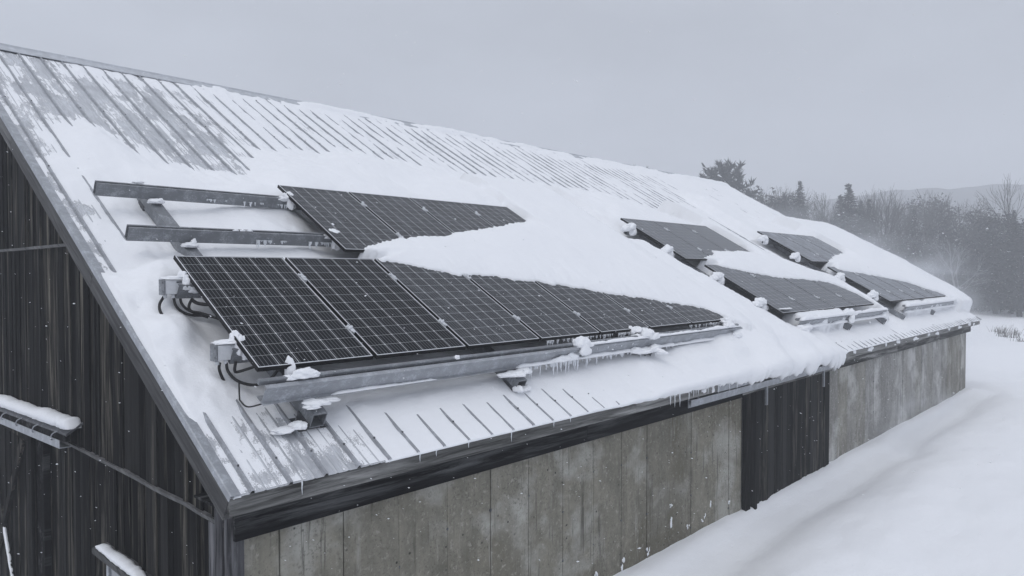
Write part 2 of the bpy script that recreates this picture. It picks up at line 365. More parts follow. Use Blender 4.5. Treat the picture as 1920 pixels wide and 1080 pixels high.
# ------------------------------------------------------------------ the barn
BX = (0.1, 0.3, -2.6)
barn = tag(empty('barn', BX), 'long weathered barn with snow covered metal roof, dark board gable and concrete side wall', 'barn')
def part(mb, name, mats, parent=barn, bevel=0):
    if parent is barn: return mb.build(name, mats, barn, shift=BX, bevel=bevel)
    return mb.build(name, mats, parent, shift=BX, bevel=bevel)
RIB0, RIBP = .12, .2915
def roof_profile():
    P = [(-.03, 0.0)]; k = 0
    while RIB0 + RIBP * k < L - .05:
        c = RIB0 + RIBP * k
        P += [(c - .020, 0), (c - .009, .027), (c + .009, .027), (c + .020, 0)]
        for j in (1, 2):
            m = c + RIBP * j / 3
            if m < L - .05: P += [(m - .014, 0), (m - .004, .0055), (m + .004, .0055), (m + .014, 0)]
        k += 1
    return P + [(L, 0.0)]
def make_roof():
    P = roof_profile(); n = len(P); mb = MB()
    rows = [-.015, .6, 2, 4, 6, 8, S]
    vs = []
    for r, v in enumerate(rows):
        for u, w in P:
            vs.append(rp(u, v, w + (.004 * mnoise.noise((u * 1.3, v, 0)) if v > 0 else .005 * mnoise.noise((u * 2.0, 3, 0)))))
    fs = [(r * n + i, r * n + i + 1, (r + 1) * n + i + 1, (r + 1) * n + i) for r in range(len(rows) - 1) for i in range(n - 1)]
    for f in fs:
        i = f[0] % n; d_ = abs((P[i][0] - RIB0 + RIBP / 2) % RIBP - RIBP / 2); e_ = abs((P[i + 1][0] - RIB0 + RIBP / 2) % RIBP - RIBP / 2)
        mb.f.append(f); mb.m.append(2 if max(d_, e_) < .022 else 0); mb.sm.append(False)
    mb.v += [tuple(p) for p in vs]; mb.t += [.5] * len(vs)
    # underside and the thin cut edge along the eave
    vs2 = [rp(u, -.015, w - .004) for u, w in P] + [rp(u, S, -.006) for u, w in P]
    o = len(mb.v); mb.add(vs2, [(i, n + i, n + i + 1, i + 1) for i in range(n - 1)])
    mb.add([vs[i] for i in range(n)] + [rp(u, -.015, w - .004) for u, w in P], [(i, n + i, n + i + 1, i + 1) for i in range(n - 1)])
    # back slope
    b = lambda x, d, w=0: (x, RY + d * CT + w * ST, RZ - d * ST + w * CT)
    mb.add([b(-.03, 0), b(L, 0), b(L, S), b(-.03, S), b(-.03, 0, -.02), b(L, 0, -.02), b(L, S, -.02), b(-.03, S, -.02)], [(0, 1, 2, 3), (7, 6, 5, 4), (0, 3, 7, 4), (1, 5, 6, 2), (2, 6, 7, 3)])
    # screws on the ribs
    k = 0
    while RIB0 + RIBP * k < 14:
        c = RIB0 + RIBP * k
        for v in (.24, 1.1, 3.2, 5.4, 7.6, 9.6):
            if random.random() < .92: mb.tube([rp(c, v, .026), rp(c, v, .036)], .0085, 6, 1)
        k += 1
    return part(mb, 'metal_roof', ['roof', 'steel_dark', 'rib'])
roof = make_roof()
def make_ridge_cap():
    mb = MB()
    prof = [(-.20, .026), (-.20, .034), (-.185, .042), (-.03, .052), (0, .075)]
    vs = []
    us = np.linspace(-.06, L + .03, 60)
    for u in us:
        j = .006 * mnoise.noise((u * 2, 0, 0))
        for v, w in prof: vs.append(rp(u, S + v, w + j))
        for v, w in prof[::-1][1:]:
            q = rp(u, S + v, w + j); vs.append((q.x, 2 * RY - q.y, q.z))
    n = 2 * len(prof) - 1
    mb.add(vs, [(i * n + j, (i + 1) * n + j, (i + 1) * n + j + 1, i * n + j + 1) for i in range(len(us) - 1) for j in range(n - 1)])
    part(mb, 'ridge_cap', 'steel_rimed', roof)
    # dark closure strip under the cap
    mb = MB(); mb.prism([(S - .15, .002), (S - .13, .002), (S - .13, .03), (S - .15, .03)], lambda p, q, t: rp(t, p, q), 0, L)
    part(mb, 'closure_strip', 'steel_dark', roof)
    for a, b in ((-.045, .035), (L - .04, L + .015)):       # folded flashing along both rakes
        mb = MB(); s = 1 if a < 0 else -1
        e0, e1 = (a, b) if s > 0 else (b, a)
        prof = [(e1, .004), (e0 + s * .008, .018), (e0, .012), (e0, -.038), (e0 + s * .004, -.038), (e0 + s * .006, .006), (e1, -.001)]
        mb.prism(prof, lambda p, q, t: rp(p, t, q + .012), -.02, S - .02, segs=8)
        part(mb, 'rake_flashing', 'steel_light', roof)
make_ridge_cap()
def make_trim():
    # rake boards on both gables, fascia and the dark board below it, soffit
    for x0, x1 in ((-.035, .03), (L - .06, L - .01)):
        for side in (0, 1):
            mb = MB()
            joints = [0.0, 3.1, 6.4, S]
            for a, b in zip(joints, joints[1:]):
                def fn(p, q, t):
                    P = rp(p, t, q); return (P.x, P.y if not side else 2 * RY - P.y, P.z)
                mb.prism([(x0, -.015), (x1, -.015), (x1, -.215), (x0, -.215)], fn, a + .003, b - .003, tone=random.random(), segs=3)
            part(mb, 'rake_board', 'rake_wood')
    mb = MB(); xs = [-.03, 4.9, 9.8, 14.7, 19.6, L - .02]
    for a, b in zip(xs, xs[1:]): mb.box(a + .002, b - .002, .012, .055, -.145, -.012, tone=random.uniform(.35, .8))
    part(mb, 'fascia_board', 'fascia_wood', bevel=.004)
    mb = MB()
    xs = [.10, 4.2, 8.1]
    for a, b in zip(xs, xs[1:]): mb.box(a + .002, b - .002, .205, .245, -.40, -.12, tone=random.uniform(.2, .5))
    part(mb, 'frieze_board', 'frieze_wood', bevel=.004); mb = MB()
    xs = [8.1, 12.0, 16.2, 20.2, 24.15]
    for a, b in zip(xs, xs[1:]): mb.box(a + .002, b - .002, .205, .245, -.37, -.12, tone=random.uniform(.1, .4))
    part(mb, 'frieze_board', 'fascia_wood', bevel=.004)
    mb = MB(); mb.box(-.02, L - .03, .056, .60, -.135, -.118); part(mb, 'soffit_board', 'frieze_wood')
make_trim()
def make_gable():
    mb = MB(); rnd = random.Random(4)
    tiers = [(-3.0, -.315, .105), (-.285, 1.775, .085), (1.805, 9.0, .062)]
    for z0, z1, xf in tiers:
        y = .33
        while y < 2 * RY - .3:
            w = rnd.choice([.10, .13, .16, .19, .22]) * rnd.uniform(.9, 1.1); y1 = min(y + w, 2 * RY - .3)
            top = lambda yy: (yy if yy < RY else 2 * RY - yy) * math.tan(TH) - .10
            ta, tb = min(z1, top(y)), min(z1, top(y1 - .006))
            if min(ta, tb) > z0 + .01:
                x = xf + rnd.choice([0, 0, .004, .009, .016]); g = rnd.uniform(.003, .009); tn = rnd.random() ** 1.3
                zb = z0 - rnd.uniform(0, .012)
                yb = y1 - g
                vs = [(x, y, zb), (x, yb, zb), (x, yb, tb), (x, y, ta), (.14, y, zb), (.14, yb, zb), (.14, yb, tb), (.14, y, ta)]
                mb.add(vs, [(0, 3, 2, 1), (4, 5, 6, 7), (0, 1, 5, 4), (3, 7, 6, 2), (0, 4, 7, 3), (1, 2, 6, 5)], 0, False, tn)
                if rnd.random() < .28:       # narrow batten over the gap
                    bw = rnd.uniform(.018, .03); tt = min(z1, top(y1)) - .02
                    if tt > z0 + .1: mb.box(x - .014, x + .002, y1 - g / 2 - bw, y1 - g / 2 + bw, z0, tt, 0, rnd.random())
            y = y1
    # dark inner sheet behind the gaps
    mb.add([(.15, .32, -3), (.15, 2 * RY - .32, -3), (.15, 2 * RY - .32, 0), (.15, RY, RZ - .12), (.15, .32, 0)], [(0, 4, 3, 2, 1)], 0, False, 0)
    part(mb, 'gable_siding', 'siding')
    for z, xf, y0, y1 in ((-.30, .07, .33, 5.0), (1.79, .045, 3.35, 2 * RY - 3.35)):
        mb = MB(); n = 14
        for i in range(n):
            a, b = y0 + (y1 - y0) * i / n, y0 + (y1 - y0) * (i + 1) / n
            dz = .012 * mnoise.noise((i * 1.7, z, 0)); dz2 = .012 * mnoise.noise(((i + 1) * 1.7, z, 0))
            vs = [(xf, a, z - .015 + dz), (xf, b, z - .015 + dz2), (xf - .004, b, z + .015 + dz2), (xf - .004, a, z + .015 + dz)]
            vs += [(.12, p[1], p[2] + (.006 if k > 1 else 0)) for k, p in enumerate(vs)]
            mb.add(vs, [(0, 1, 2, 3), (3, 2, 6, 7), (0, 4, 5, 1), (0, 3, 7, 4), (1, 5, 6, 2)], 0, False, .9)
        part(mb, 'drip_trim', 'rake_wood')
    # far gable and back wall, plain boards
    mb = MB(); y = .33
    while y < 2 * RY - .3:
        top = (y if y < RY else 2 * RY - y) * math.tan(TH) - .12
        if top > -2.9: mb.box(24.03, 24.07 + .004 * rnd.random(), y, y + .19, -3, top, 0, rnd.random())
        y += .2
    part(mb, 'far_gable_siding', 'siding')
    mb = MB(); x = .12
    while x < 24: mb.box(x, x + .19, 2 * RY - .30, 2 * RY - .26, -3, -.13, 0, rnd.random()); x += .2
    part(mb, 'back_siding', 'siding')
    mb = MB(); mb.box(.075, .205, .282, .330, -3, -.19, tone=.55); mb.box(.060, .104, .331, .445, -3, -.17, tone=.35); mb.box(.066, .104, .452, .56, -3, -.32, tone=.75)
    part(mb, 'corner_post', 'post_wood', bevel=.004)
make_gable()
def make_concrete():
    rnd = random.Random(8)
    def wall(x0, x1, first, pitch, y, tones, name, top):
        mb = MB(); js = [x0] + list(np.arange(first, x1 - .1, pitch)) + [x1]
        for a, b in zip(js, js[1:]):
            g = rnd.uniform(.003, .0085); yy = y + rnd.uniform(-.004, .004); t = rnd.uniform(*tones)
            vs = [(x, q, z) for x in (a + g, b - g) for q in (yy, yy + .09) for z in (-3, top)]
            mb.add(vs, [(0, 1, 3, 2), (4, 6, 7, 5), (0, 4, 5, 1), (2, 3, 7, 6), (0, 2, 6, 4), (1, 5, 7, 3)], 0, False, t)
            # form-tie holes down the joint, small recessed collars
            if a > x0:
                for z in (-.8 - rnd.random() * .4, -1.5 - rnd.random() * .2, -2.05):
                    if rnd.random() < .75: mb.tube([(a, yy - .003, z), (a, yy + .02, z)], rnd.uniform(.010, .016), 8, 1)
        mb.box(x0 + .01, x1 - .01, y + .03, y + .16, -3, top, 1, .1)
        part(mb, name, ['concrete', 'steel_dark'])
    wall(.206, 8.26, .49, .565, .30, (.25, .62), 'concrete_wall', -.13)
    wall(11.92, 24.0, 12.5, .565, .30, (.66, 1.0), 'concrete_wall', -.13)  # paler, greyer concrete, with some distance haze put into its tone
    # rough white edge of old render along the near corner
make_concrete()
def make_side_door():
    rnd = random.Random(3); mb = MB(); x = 8.58
    while x < 11.88:
        w = rnd.choice([.09, .12, .15, .18]); b = min(x + w, 11.9); y = .235 + rnd.choice([0, .006, .012, .02])
        mb.box(x, b - rnd.uniform(.004, .012), y, .285, -2.3 + rnd.uniform(0, .03), -.30, 0, rnd.random() ** 1.4); x = b
    mb.box(8.58, 11.9, .286, .30, -2.3, -.30, 0, 0)
    d = part(mb, 'sliding_door', 'door_wood')
    mb = MB(); mb.box(8.262, 8.42, .22, .29, -3, -.37, 0, .1); mb.box(8.50, 8.574, .18, .275, -2.42, -.37, 0, .35); mb.box(8.425, 8.495, .292, .33, -3, -.37, 0, 0)
    part(mb, 'door_post', 'door_wood')
    mb = MB(); mb.prism([(.10, -.20), (.15, -.20), (.15, -.31), (.142, -.31), (.142, -.21), (.108, -.21), (.108, -.285), (.10, -.285)], lambda p, q, t: (t, p, q), 6.34, 12.1, segs=2)
    t = part(mb, 'door_track', 'steel_light')
    for x in (8.9, 11.4):
        mb = MB(); mb.box(x - .03, x + .03, .17, .20, -.62, -.30); mb.tube([(x, .11, -.25), (x, .19, -.25)], .045, 14)
        part(mb, 'door_hanger', 'steel', d)
    for x in (6.5, 7.9, 9.3, 10.7, 11.9):
        mb = MB(); mb.box(x - .02, x + .02, .09, .204, -.20, -.165); part(mb, 'track_bracket', 'steel_dark', t)
    mb = MB(); mb.box(6.9, 8.1, .008, .0115, -.15, -.05); part(mb, 'fascia_patch', 'steel_light')
make_side_door()
def make_gable_openings():
    # hooded rail over the gable door, sagging towards its far end
    sg = lambda y: -.042 * (y - 3.1)
    mb = MB()
    mb.prism([(.10, .0), (-.06, -.10), (-.06, -.125), (.10, -.025)], lambda p, q, t: (p, t, q + sg(t)), 3.5, 9.2, segs=2)
    h = part(mb, 'door_hood', 'steel_dark')
    mb = MB()
    mb.prism([(-.065, -.12), (-.03, -.12), (-.03, -.185), (-.065, -.185)], lambda p, q, t: (p, t, q + sg(t)), 3.52, 9.2); part(mb, 'hood_rail', 'frieze_wood', h)
    mb = MB(); mb.prism([(-.095, -.17), (-.088, -.17), (-.088, -.245), (.01, -.245), (.01, -.253), (-.095, -.253)], lambda p, q, t: (p, t, q + sg(t)), 3.6, 9.2); part(mb, 'hood_gutter', 'steel_light', h)
    for y in (3.8, 4.5, 5.2, 5.9):
        mb = MB(); mb.tube(smooth([(-.03, y, -.10 + sg(y)), (-.10, y, -.12 + sg(y)), (-.115, y + .02, -.17 + sg(y)), (-.10, y + .03, -.19 + sg(y))]), .007, 6); part(mb, 'hood_hook', 'steel_light', h)
    # gable door
    rnd = random.Random(9); mb = MB(); y = 5.12
    while y < 9.2:
        w = rnd.choice([.12, .16, .2]); mb.box(.02 - rnd.choice([0, .006, .01]), .06, y, y + w - .008, -2.9, -.30, 0, rnd.random() ** 1.5); y += w
    d = part(mb, 'gable_door', 'siding')
    mb = MB(); mb.box(-.02, .012, 5.0, 5.14, -2.9, -.30, 0, .45); mb.box(-.02, .012, 5.14, 9.2, -.46, -.28, 0, .6); part(mb, 'door_frame', 'siding', d)
    for a, b in (((5.35, -.48), (7.3, -2.9)), ((7.2, -.52), (5.45, -2.9))):
        v = Vector((b[0] - a[0], b[1] - a[1])); nrm = Vector((-v.y, v.x)).normalized() * .055
        vs = [(x, a[0] + s * nrm.x if e == 0 else b[0] + s * nrm.x, a[1] + s * nrm.y if e == 0 else b[1] + s * nrm.y) for x in (-.035 - .02 * (a[1] < -.8), -.004) for e in (0, 1) for s in (-1, 1)]
        mb = MB(); mb.add(vs, [(0, 1, 3, 2), (4, 6, 7, 5), (0, 4, 5, 1), (2, 3, 7, 6), (0, 2, 6, 4), (1, 5, 7, 3)], 0, False, .7); part(mb, 'door_brace', 'siding', d)
    # dark gap beside the door
    mb = MB(); mb.box(.035, .1, 4.72, 5.0, -2.9, -.33, 0, 0); part(mb, 'door_jamb', 'frieze_wood')
    # small window below
    mb = MB(); mb.box(.05, .12, 1.94, 2.64, -2.1, -1.16)
    w = part(mb, 'window', 'steel_dark')
    mb = MB(); mb.box(.03, .12, 2.60, 2.66, -2.1, -1.15); mb.box(.03, .12, 1.92, 1.98, -2.1, -1.15); mb.box(.03, .12, 1.98, 2.60, -1.21, -1.15); mb.box(.035, .12, 2.28, 2.31, -2.1, -1.21)
    part(mb, 'window_frame', 'steel_light', w)
    mb = MB(); mb.box(.044, .048, 1.98, 2.60, -2.1, -1.21); part(mb, 'window_pane', 'glass', w)
    mb = MB(); mb.prism([(.12, -1.085), (-.03, -1.105), (-.03, -1.155), (.12, -1.155)], lambda p, q, t: (p, t, q), 1.76, 2.86); part(mb, 'window_head', 'rake_wood', w)
make_gable_openings()

# ------------------------------------------------------------------ solar arrays
def frame_and_cells(W, H, cells):
    fr = MB(); t, h = .016, .036
    for a in ((0, W, 0, t), (0, W, H - t, H), (0, t, t, H - t), (W - t, W, t, H - t)):
        fr.box(a[0], a[1], a[2], a[3], -h, -.0005)
    e = .0075       # frost line along the inner lip
    for a in ((e, W - e, e, t), (e, W - e, H - t, H - e), (e, t, t, H - t), (W - t, W - e, t, H - t)):
        fr.box(a[0], a[1], a[2], a[3], -.0002, .0016, 1)
    ce = MB(); ce.box(t, W - t, t, H - t, -.012, -.003)
    return fr, ce
PROTO = {}
def solar_panel(u, v, W, H, cells, label, group, w=.40, clamp=True):
    r = on_roof('solar_panel', u, v, w); tag(r, label, 'solar panel', group)
    key = (W, H, cells)
    if key not in PROTO:
        fr, ce = frame_and_cells(W, H, cells)
        f = fr.build('frame', ['frame', 'frame_edge'], r); c = ce.build('cells', cells, r)
        me = c.data; uv = me.uv_layers.new(name='UVMap'); t = .016
        for lp in me.loops:
            co = me.vertices[lp.vertex_index].co
            uv.data[lp.index].uv = ((co.x - t) / (W - 2 * t), (co.y - t) / (H - 2 * t))
        ps = []
        for vv in (.24, .76):
            mb = MB(); mb.box(W + .001, W + .034, H * vv - .045, H * vv + .045, -.02, .010)
            for k in range(9):
                a = random.uniform(W - .01, W + .045); b = H * vv + random.uniform(-.06, .06); z = random.uniform(.004, .016)
                mb.tube([(a - .012, b, z - .006), (a, b, z), (a + .012, b + .004, z - .006)], [.006, .014, .006], 6)
            ps.append(mb.build('clamp', 'frame_edge', r))
        PROTO[key] = [f, c] + ps
        if not clamp:
            for q in ps: COL.objects.unlink(q)
    else:
        for o in PROTO[key][:4 if clamp else 2]:
            c = o.copy(); c.parent = r; COL.objects.link(c)
    return r
G1 = 'solar panels of the near array'; G2 = 'solar panels of the middle array'; G3 = 'solar panels of the far array'
near_low = ['bare black solar panel left of the near lower row, beside the junction boxes',
 'second solar panel from the left in the near lower row, bare to its top',
 'third solar panel from left in the near lower row, snow touching its top corner',
 'fourth solar panel from left in the near lower row, snow over its top',
 'fifth solar panel from left in the near lower row, icicles under its edge',
 'sixth solar panel in the near lower row, its upper half under the snow mass',
 'last solar panel at the right end of the near lower row, mostly buried by snow']
for i, lb in enumerate(near_low): solar_panel(.455 + 1.118 * i, .85, 1.083, 1.80, 'cells_clear' if i < 2 else 'cells_frost', lb, G1, clamp=i < 6)
near_up = ['frosted solar panel of the near upper row, where the bare rails end',
 'second frosted solar panel of the near upper row, snow along its lower edge',
 'third frosted solar panel of the near upper row, lower third under snow',
 'right end solar panel of the near upper row, lower half under snow']
for i, lb in enumerate(near_up): solar_panel(2.42 + 1.066 * i, 2.86, 1.034, 1.72, 'cells_frost', lb, G1, clamp=i < 3)
mid_up = ['left solar panel of the middle array upper row, its side hanging over a dark hollow', 'centre solar panel of the three in the middle array upper row', 'right solar panel of the middle array upper row, against deep snow']
for i, lb in enumerate(mid_up): solar_panel(10.05 + 1.2 * i, 2.86, 1.165, 1.72, 'cells_far', lb, G2, clamp=i < 2)
mid_low = ['left solar panel of the middle array lower row, snow patch on its lower corner', 'second solar panel of the middle array lower row, bottom edge meeting piled snow', 'third solar panel from the left of the middle array lower row', 'right end solar panel of the middle array lower row, clear dark gap under its edge']
for i, lb in enumerate(mid_low): solar_panel(10.42 + 1.3 * i, .86, 1.262, 1.77, 'cells_far', lb, G2, clamp=i < 3)
far_up = ['left solar panel of the far array upper row, faded by haze', 'middle solar panel of the three in the far array upper row', 'right solar panel of the far array upper row, next to the open snow slope']
for i, lb in enumerate(far_up): solar_panel(16.52 + 1.35 * i, 2.90, 1.31, 1.68, 'cells_frost_haze', lb, G3, clamp=i < 2)
far_low = ['left solar panel of the far array lower row, its side edge over a hollow', 'second solar panel from the left in the far array lower row', 'third and middle solar panel of the far array lower row, top under snow', 'fourth solar panel of the far array lower row, upper half under snow', 'farthest solar panel at the right end of the far array lower row']
for i, lb in enumerate(far_low): solar_panel(16.95 + 1.14 * i, .90, 1.095, 1.72, 'cells_frost_haze', lb, G3, clamp=i < 4)

def channel(u0, u1, v, w0, label, group, name='mounting_channel', h=.14, mat='steel'):
    # strut channel lying along the roof: U section, open towards the sky, lipped
    r = on_roof(name, u0, v, w0); tag(r, label, 'mounting rail', group); d = .075; t = .005
    prof = [(0, 0), (d, 0), (d, h), (d - .022, h), (d - .022, h - .012), (d - t, h - .012), (d - t, t), (t, t), (t, h - .012), (.022, h - .012), (.022, h), (0, h)]
    mb = MB(); mb.prism(prof, lambda p, q, x: (x, p, q), 0, u1 - u0, segs=6); mb.build('rail_body', mat, r)
    mb = MB()
    for k in range(int((u1 - u0) / .45)):
        x = .25 + k * .45 + random.uniform(-.04, .04)
        if x < u1 - u0 - .1: mb.box(x, x + .055, .024, d - .024, h - .02, h - .004)
    mb.build('slot_plates', 'steel_dark', r)
    return r
def front_rail(u0, u1, v, w0, label, group):
    # heavy snow rail in front of a row: web facing down slope, bottom and top flanges, second lip behind
    r = on_roof('front_rail', u0, v, w0); tag(r, label, 'snow rail', group); h = .155; t = .006; Lx = u1 - u0
    prof = [(0, 0), (-.03, 0), (-.03, t), (-t, t + .002), (-t, h - .03), (-.022, h - .012), (-.022, h), (.022, h), (.022, h - .006), (-.012, h - .008), (0, h - .028), (0, t), (.085, t), (.085, 0)]
    mb = MB(); mb.prism(prof, lambda p, q, x: (x, p, q), 0, Lx, segs=10); mb.build('rail_web', 'steel_light', r)
    mb = MB(); mb.prism([(.05, h - .02), (.09, h - .02), (.09, h + .012), (.082, h + .020), (.058, h + .020), (.05, h + .012)], lambda p, q, x: (x, p, q), -.03, Lx - .02, segs=6); mb.build('rear_lip', 'steel', r)
    return r
def support(u, v0, v1, label, group, wdt=.13):
    # square tube running up the slope on angle feet, open at the lower end
    r = on_roof('support_tube', u, v0, .045); tag(r, label, 'support tube', group); a = wdt; t = .007; Lv = v1 - v0
    mb = MB(); o = [(0, 0), (a, 0), (a, a), (0, a)]; i_ = [(t, t), (a - t, t), (a - t, a - t), (t, a - t)]
    vs = [(p, y, q) for y in (0, Lv) for P in (o, i_) for p, q in P]
    fs = []
    for k in range(4):
        n = (k + 1) % 4
        fs += [(k, 8 + k, 8 + n, n), (4 + k, 4 + n, 12 + n, 12 + k), (k, n, 4 + n, 4 + k), (8 + k, 12 + k, 12 + n, 8 + n)]
    mb.add(vs, fs); mb.build('tube', 'steel', r)
    for y in [.02] + list(np.arange(1.3, Lv - .2, 1.3)):
        mb = MB(); mb.prism([(-.10, -.045), (0, -.045), (0, .03), (-.006, .03), (-.006, -.039), (-.10, -.039)], lambda p, q, x: (p, x, q), y, y + .17)
        mb.prism([(a, -.045), (a + .09, -.045), (a + .09, -.039), (a + .006, -.039), (a + .006, .03), (a, .03)], lambda p, q, x: (p, x, q), y, y + .17)
        mb.box(.01, a - .01, y + .01, y + .15, -.045, -.001)
        mb.tube([(-.055, y + .085, -.04), (-.055, y + .085, -.02)], .015, 6)
        mb.build('foot', 'steel_dark', r)
    return r
support(.80, .47, 4.72, 'leftmost support tube of the near array, its square mouth open', 'support tubes of the near array')
support(3.19, .47, 4.70, 'second support tube of the near array, mouth capped by snow and icicles', 'support tubes of the near array')
support(5.78, .60, 4.70, 'third support tube of the near array, snow crusted end below the front rail', 'support tubes of the near array')
support(8.15, .55, 4.70, 'support tube at the right end of the near array, nearly buried', 'support tubes of the near array')
for u in (10.62, 13.35, 15.75): support(u, .50, 4.66, {10.62: 'support tube at the left end of the middle array, sticking out of the snow bank', 13.35: 'centre support tube of the middle array, dark mouth under its front rail', 15.75: 'support tube at the right end of the middle array front rail'}[u], 'support tubes of the middle array')
for u in (17.35, 20.3, 23.0): support(u, .52, 4.62, {17.35: 'support tube at the left end of the far array, beside the hollow', 20.3: 'centre support tube of the far array, below its front rail', 23.0: 'support tube at the right end of the far array, nearest the far roof corner'}[u], 'support tubes of the far array')
channel(.27, 6.72, 4.30, .20, 'upper bare steel rail reaching out left of the near upper row', 'mounting rails of the near array')
channel(.28, 6.72, 3.30, .20, 'lower bare steel rail left of the near upper row, just above the lower panels', 'mounting rails of the near array')
channel(.36, 8.3, 2.22, .20, 'steel rail under the near lower row, ending at the upper junction box', 'mounting rails of the near array')
channel(.42, 8.3, 1.20, .20, 'steel rail under the near lower row, ending at the lower junction box', 'mounting rails of the near array')
for v, lb in ((4.2, 'topmost rail under the middle array upper row'), (3.2, 'second rail from the top under the middle array upper row')): channel(9.9, 13.7, v, .20, lb, 'mounting rails of the middle array')
for v, lb in ((2.2, 'upper rail under the middle array lower row'), (1.25, 'lowest rail under the middle array lower row')): channel(10.25, 15.6, v, .20, lb, 'mounting rails of the middle array')
for v, lb in ((4.2, 'topmost rail under the far array upper row'), (3.2, 'second rail from the top under the far array upper row')): channel(16.4, 20.5, v, .20, lb, 'mounting rails of the far array')
for v, lb in ((2.15, 'upper rail under the far array lower row'), (1.25, 'lowest rail under the far array lower row')): channel(16.75, 22.7, v, .20, lb, 'mounting rails of the far array')
front_rail(.45, 8.48, .675, .195, 'long galvanized rail in front of the near lower row, bare at its left end', 'front snow rails')
front_rail(10.75, 16.0, .63, .195, 'snow crusted rail in front of the middle array lower row', 'front snow rails')
front_rail(17.6, 23.45, .65, .195, 'hazy snow laden rail in front of the far array lower row', 'front snow rails')

# ------------------------------------------------------------------ snow shapes
def blob_mesh(mb, c, r, seed, sub=3, amp=.28, flat=.0, mi=0):
    bm = bmesh.new(); bmesh.ops.create_icosphere(bm, subdivisions=sub, radius=1)
    o = Vector((seed * 3.1, seed * 1.7, seed * .7)); vs = []
    for v in bm.verts:
        d = v.co.normalized(); k = 1 + amp * mnoise.noise(d * 1.5 + o) + amp * .45 * mnoise.noise(d * 3.2 + o) + amp * .12 * mnoise.noise(d * 7 + o) + amp * .05 * mnoise.noise(d * 17 + o)
        p = d * k
        if p.z < -flat: p.z = -flat + (p.z + flat) * .35
        vs.append((c[0] + p.x * r[0], c[1] + p.y * r[1], c[2] + p.z * r[2]))
    fs = [tuple(v.index for v in f.verts) for f in bm.faces]; bm.free(); mb.add(vs, fs, mi, True)
NB = [0]
def snow_cap(P, parts, label, group=None, name='snow_clump', mat='snow'):
    NB[0] += 1; mb = MB()
    for k, (c, r) in enumerate(parts): blob_mesh(mb, c, r, NB[0] * 5 + k, 4, .36, .35)
    return tag(mb.build(name, mat, None, P, (0, 0, 0)), label, 'snow clump', group)

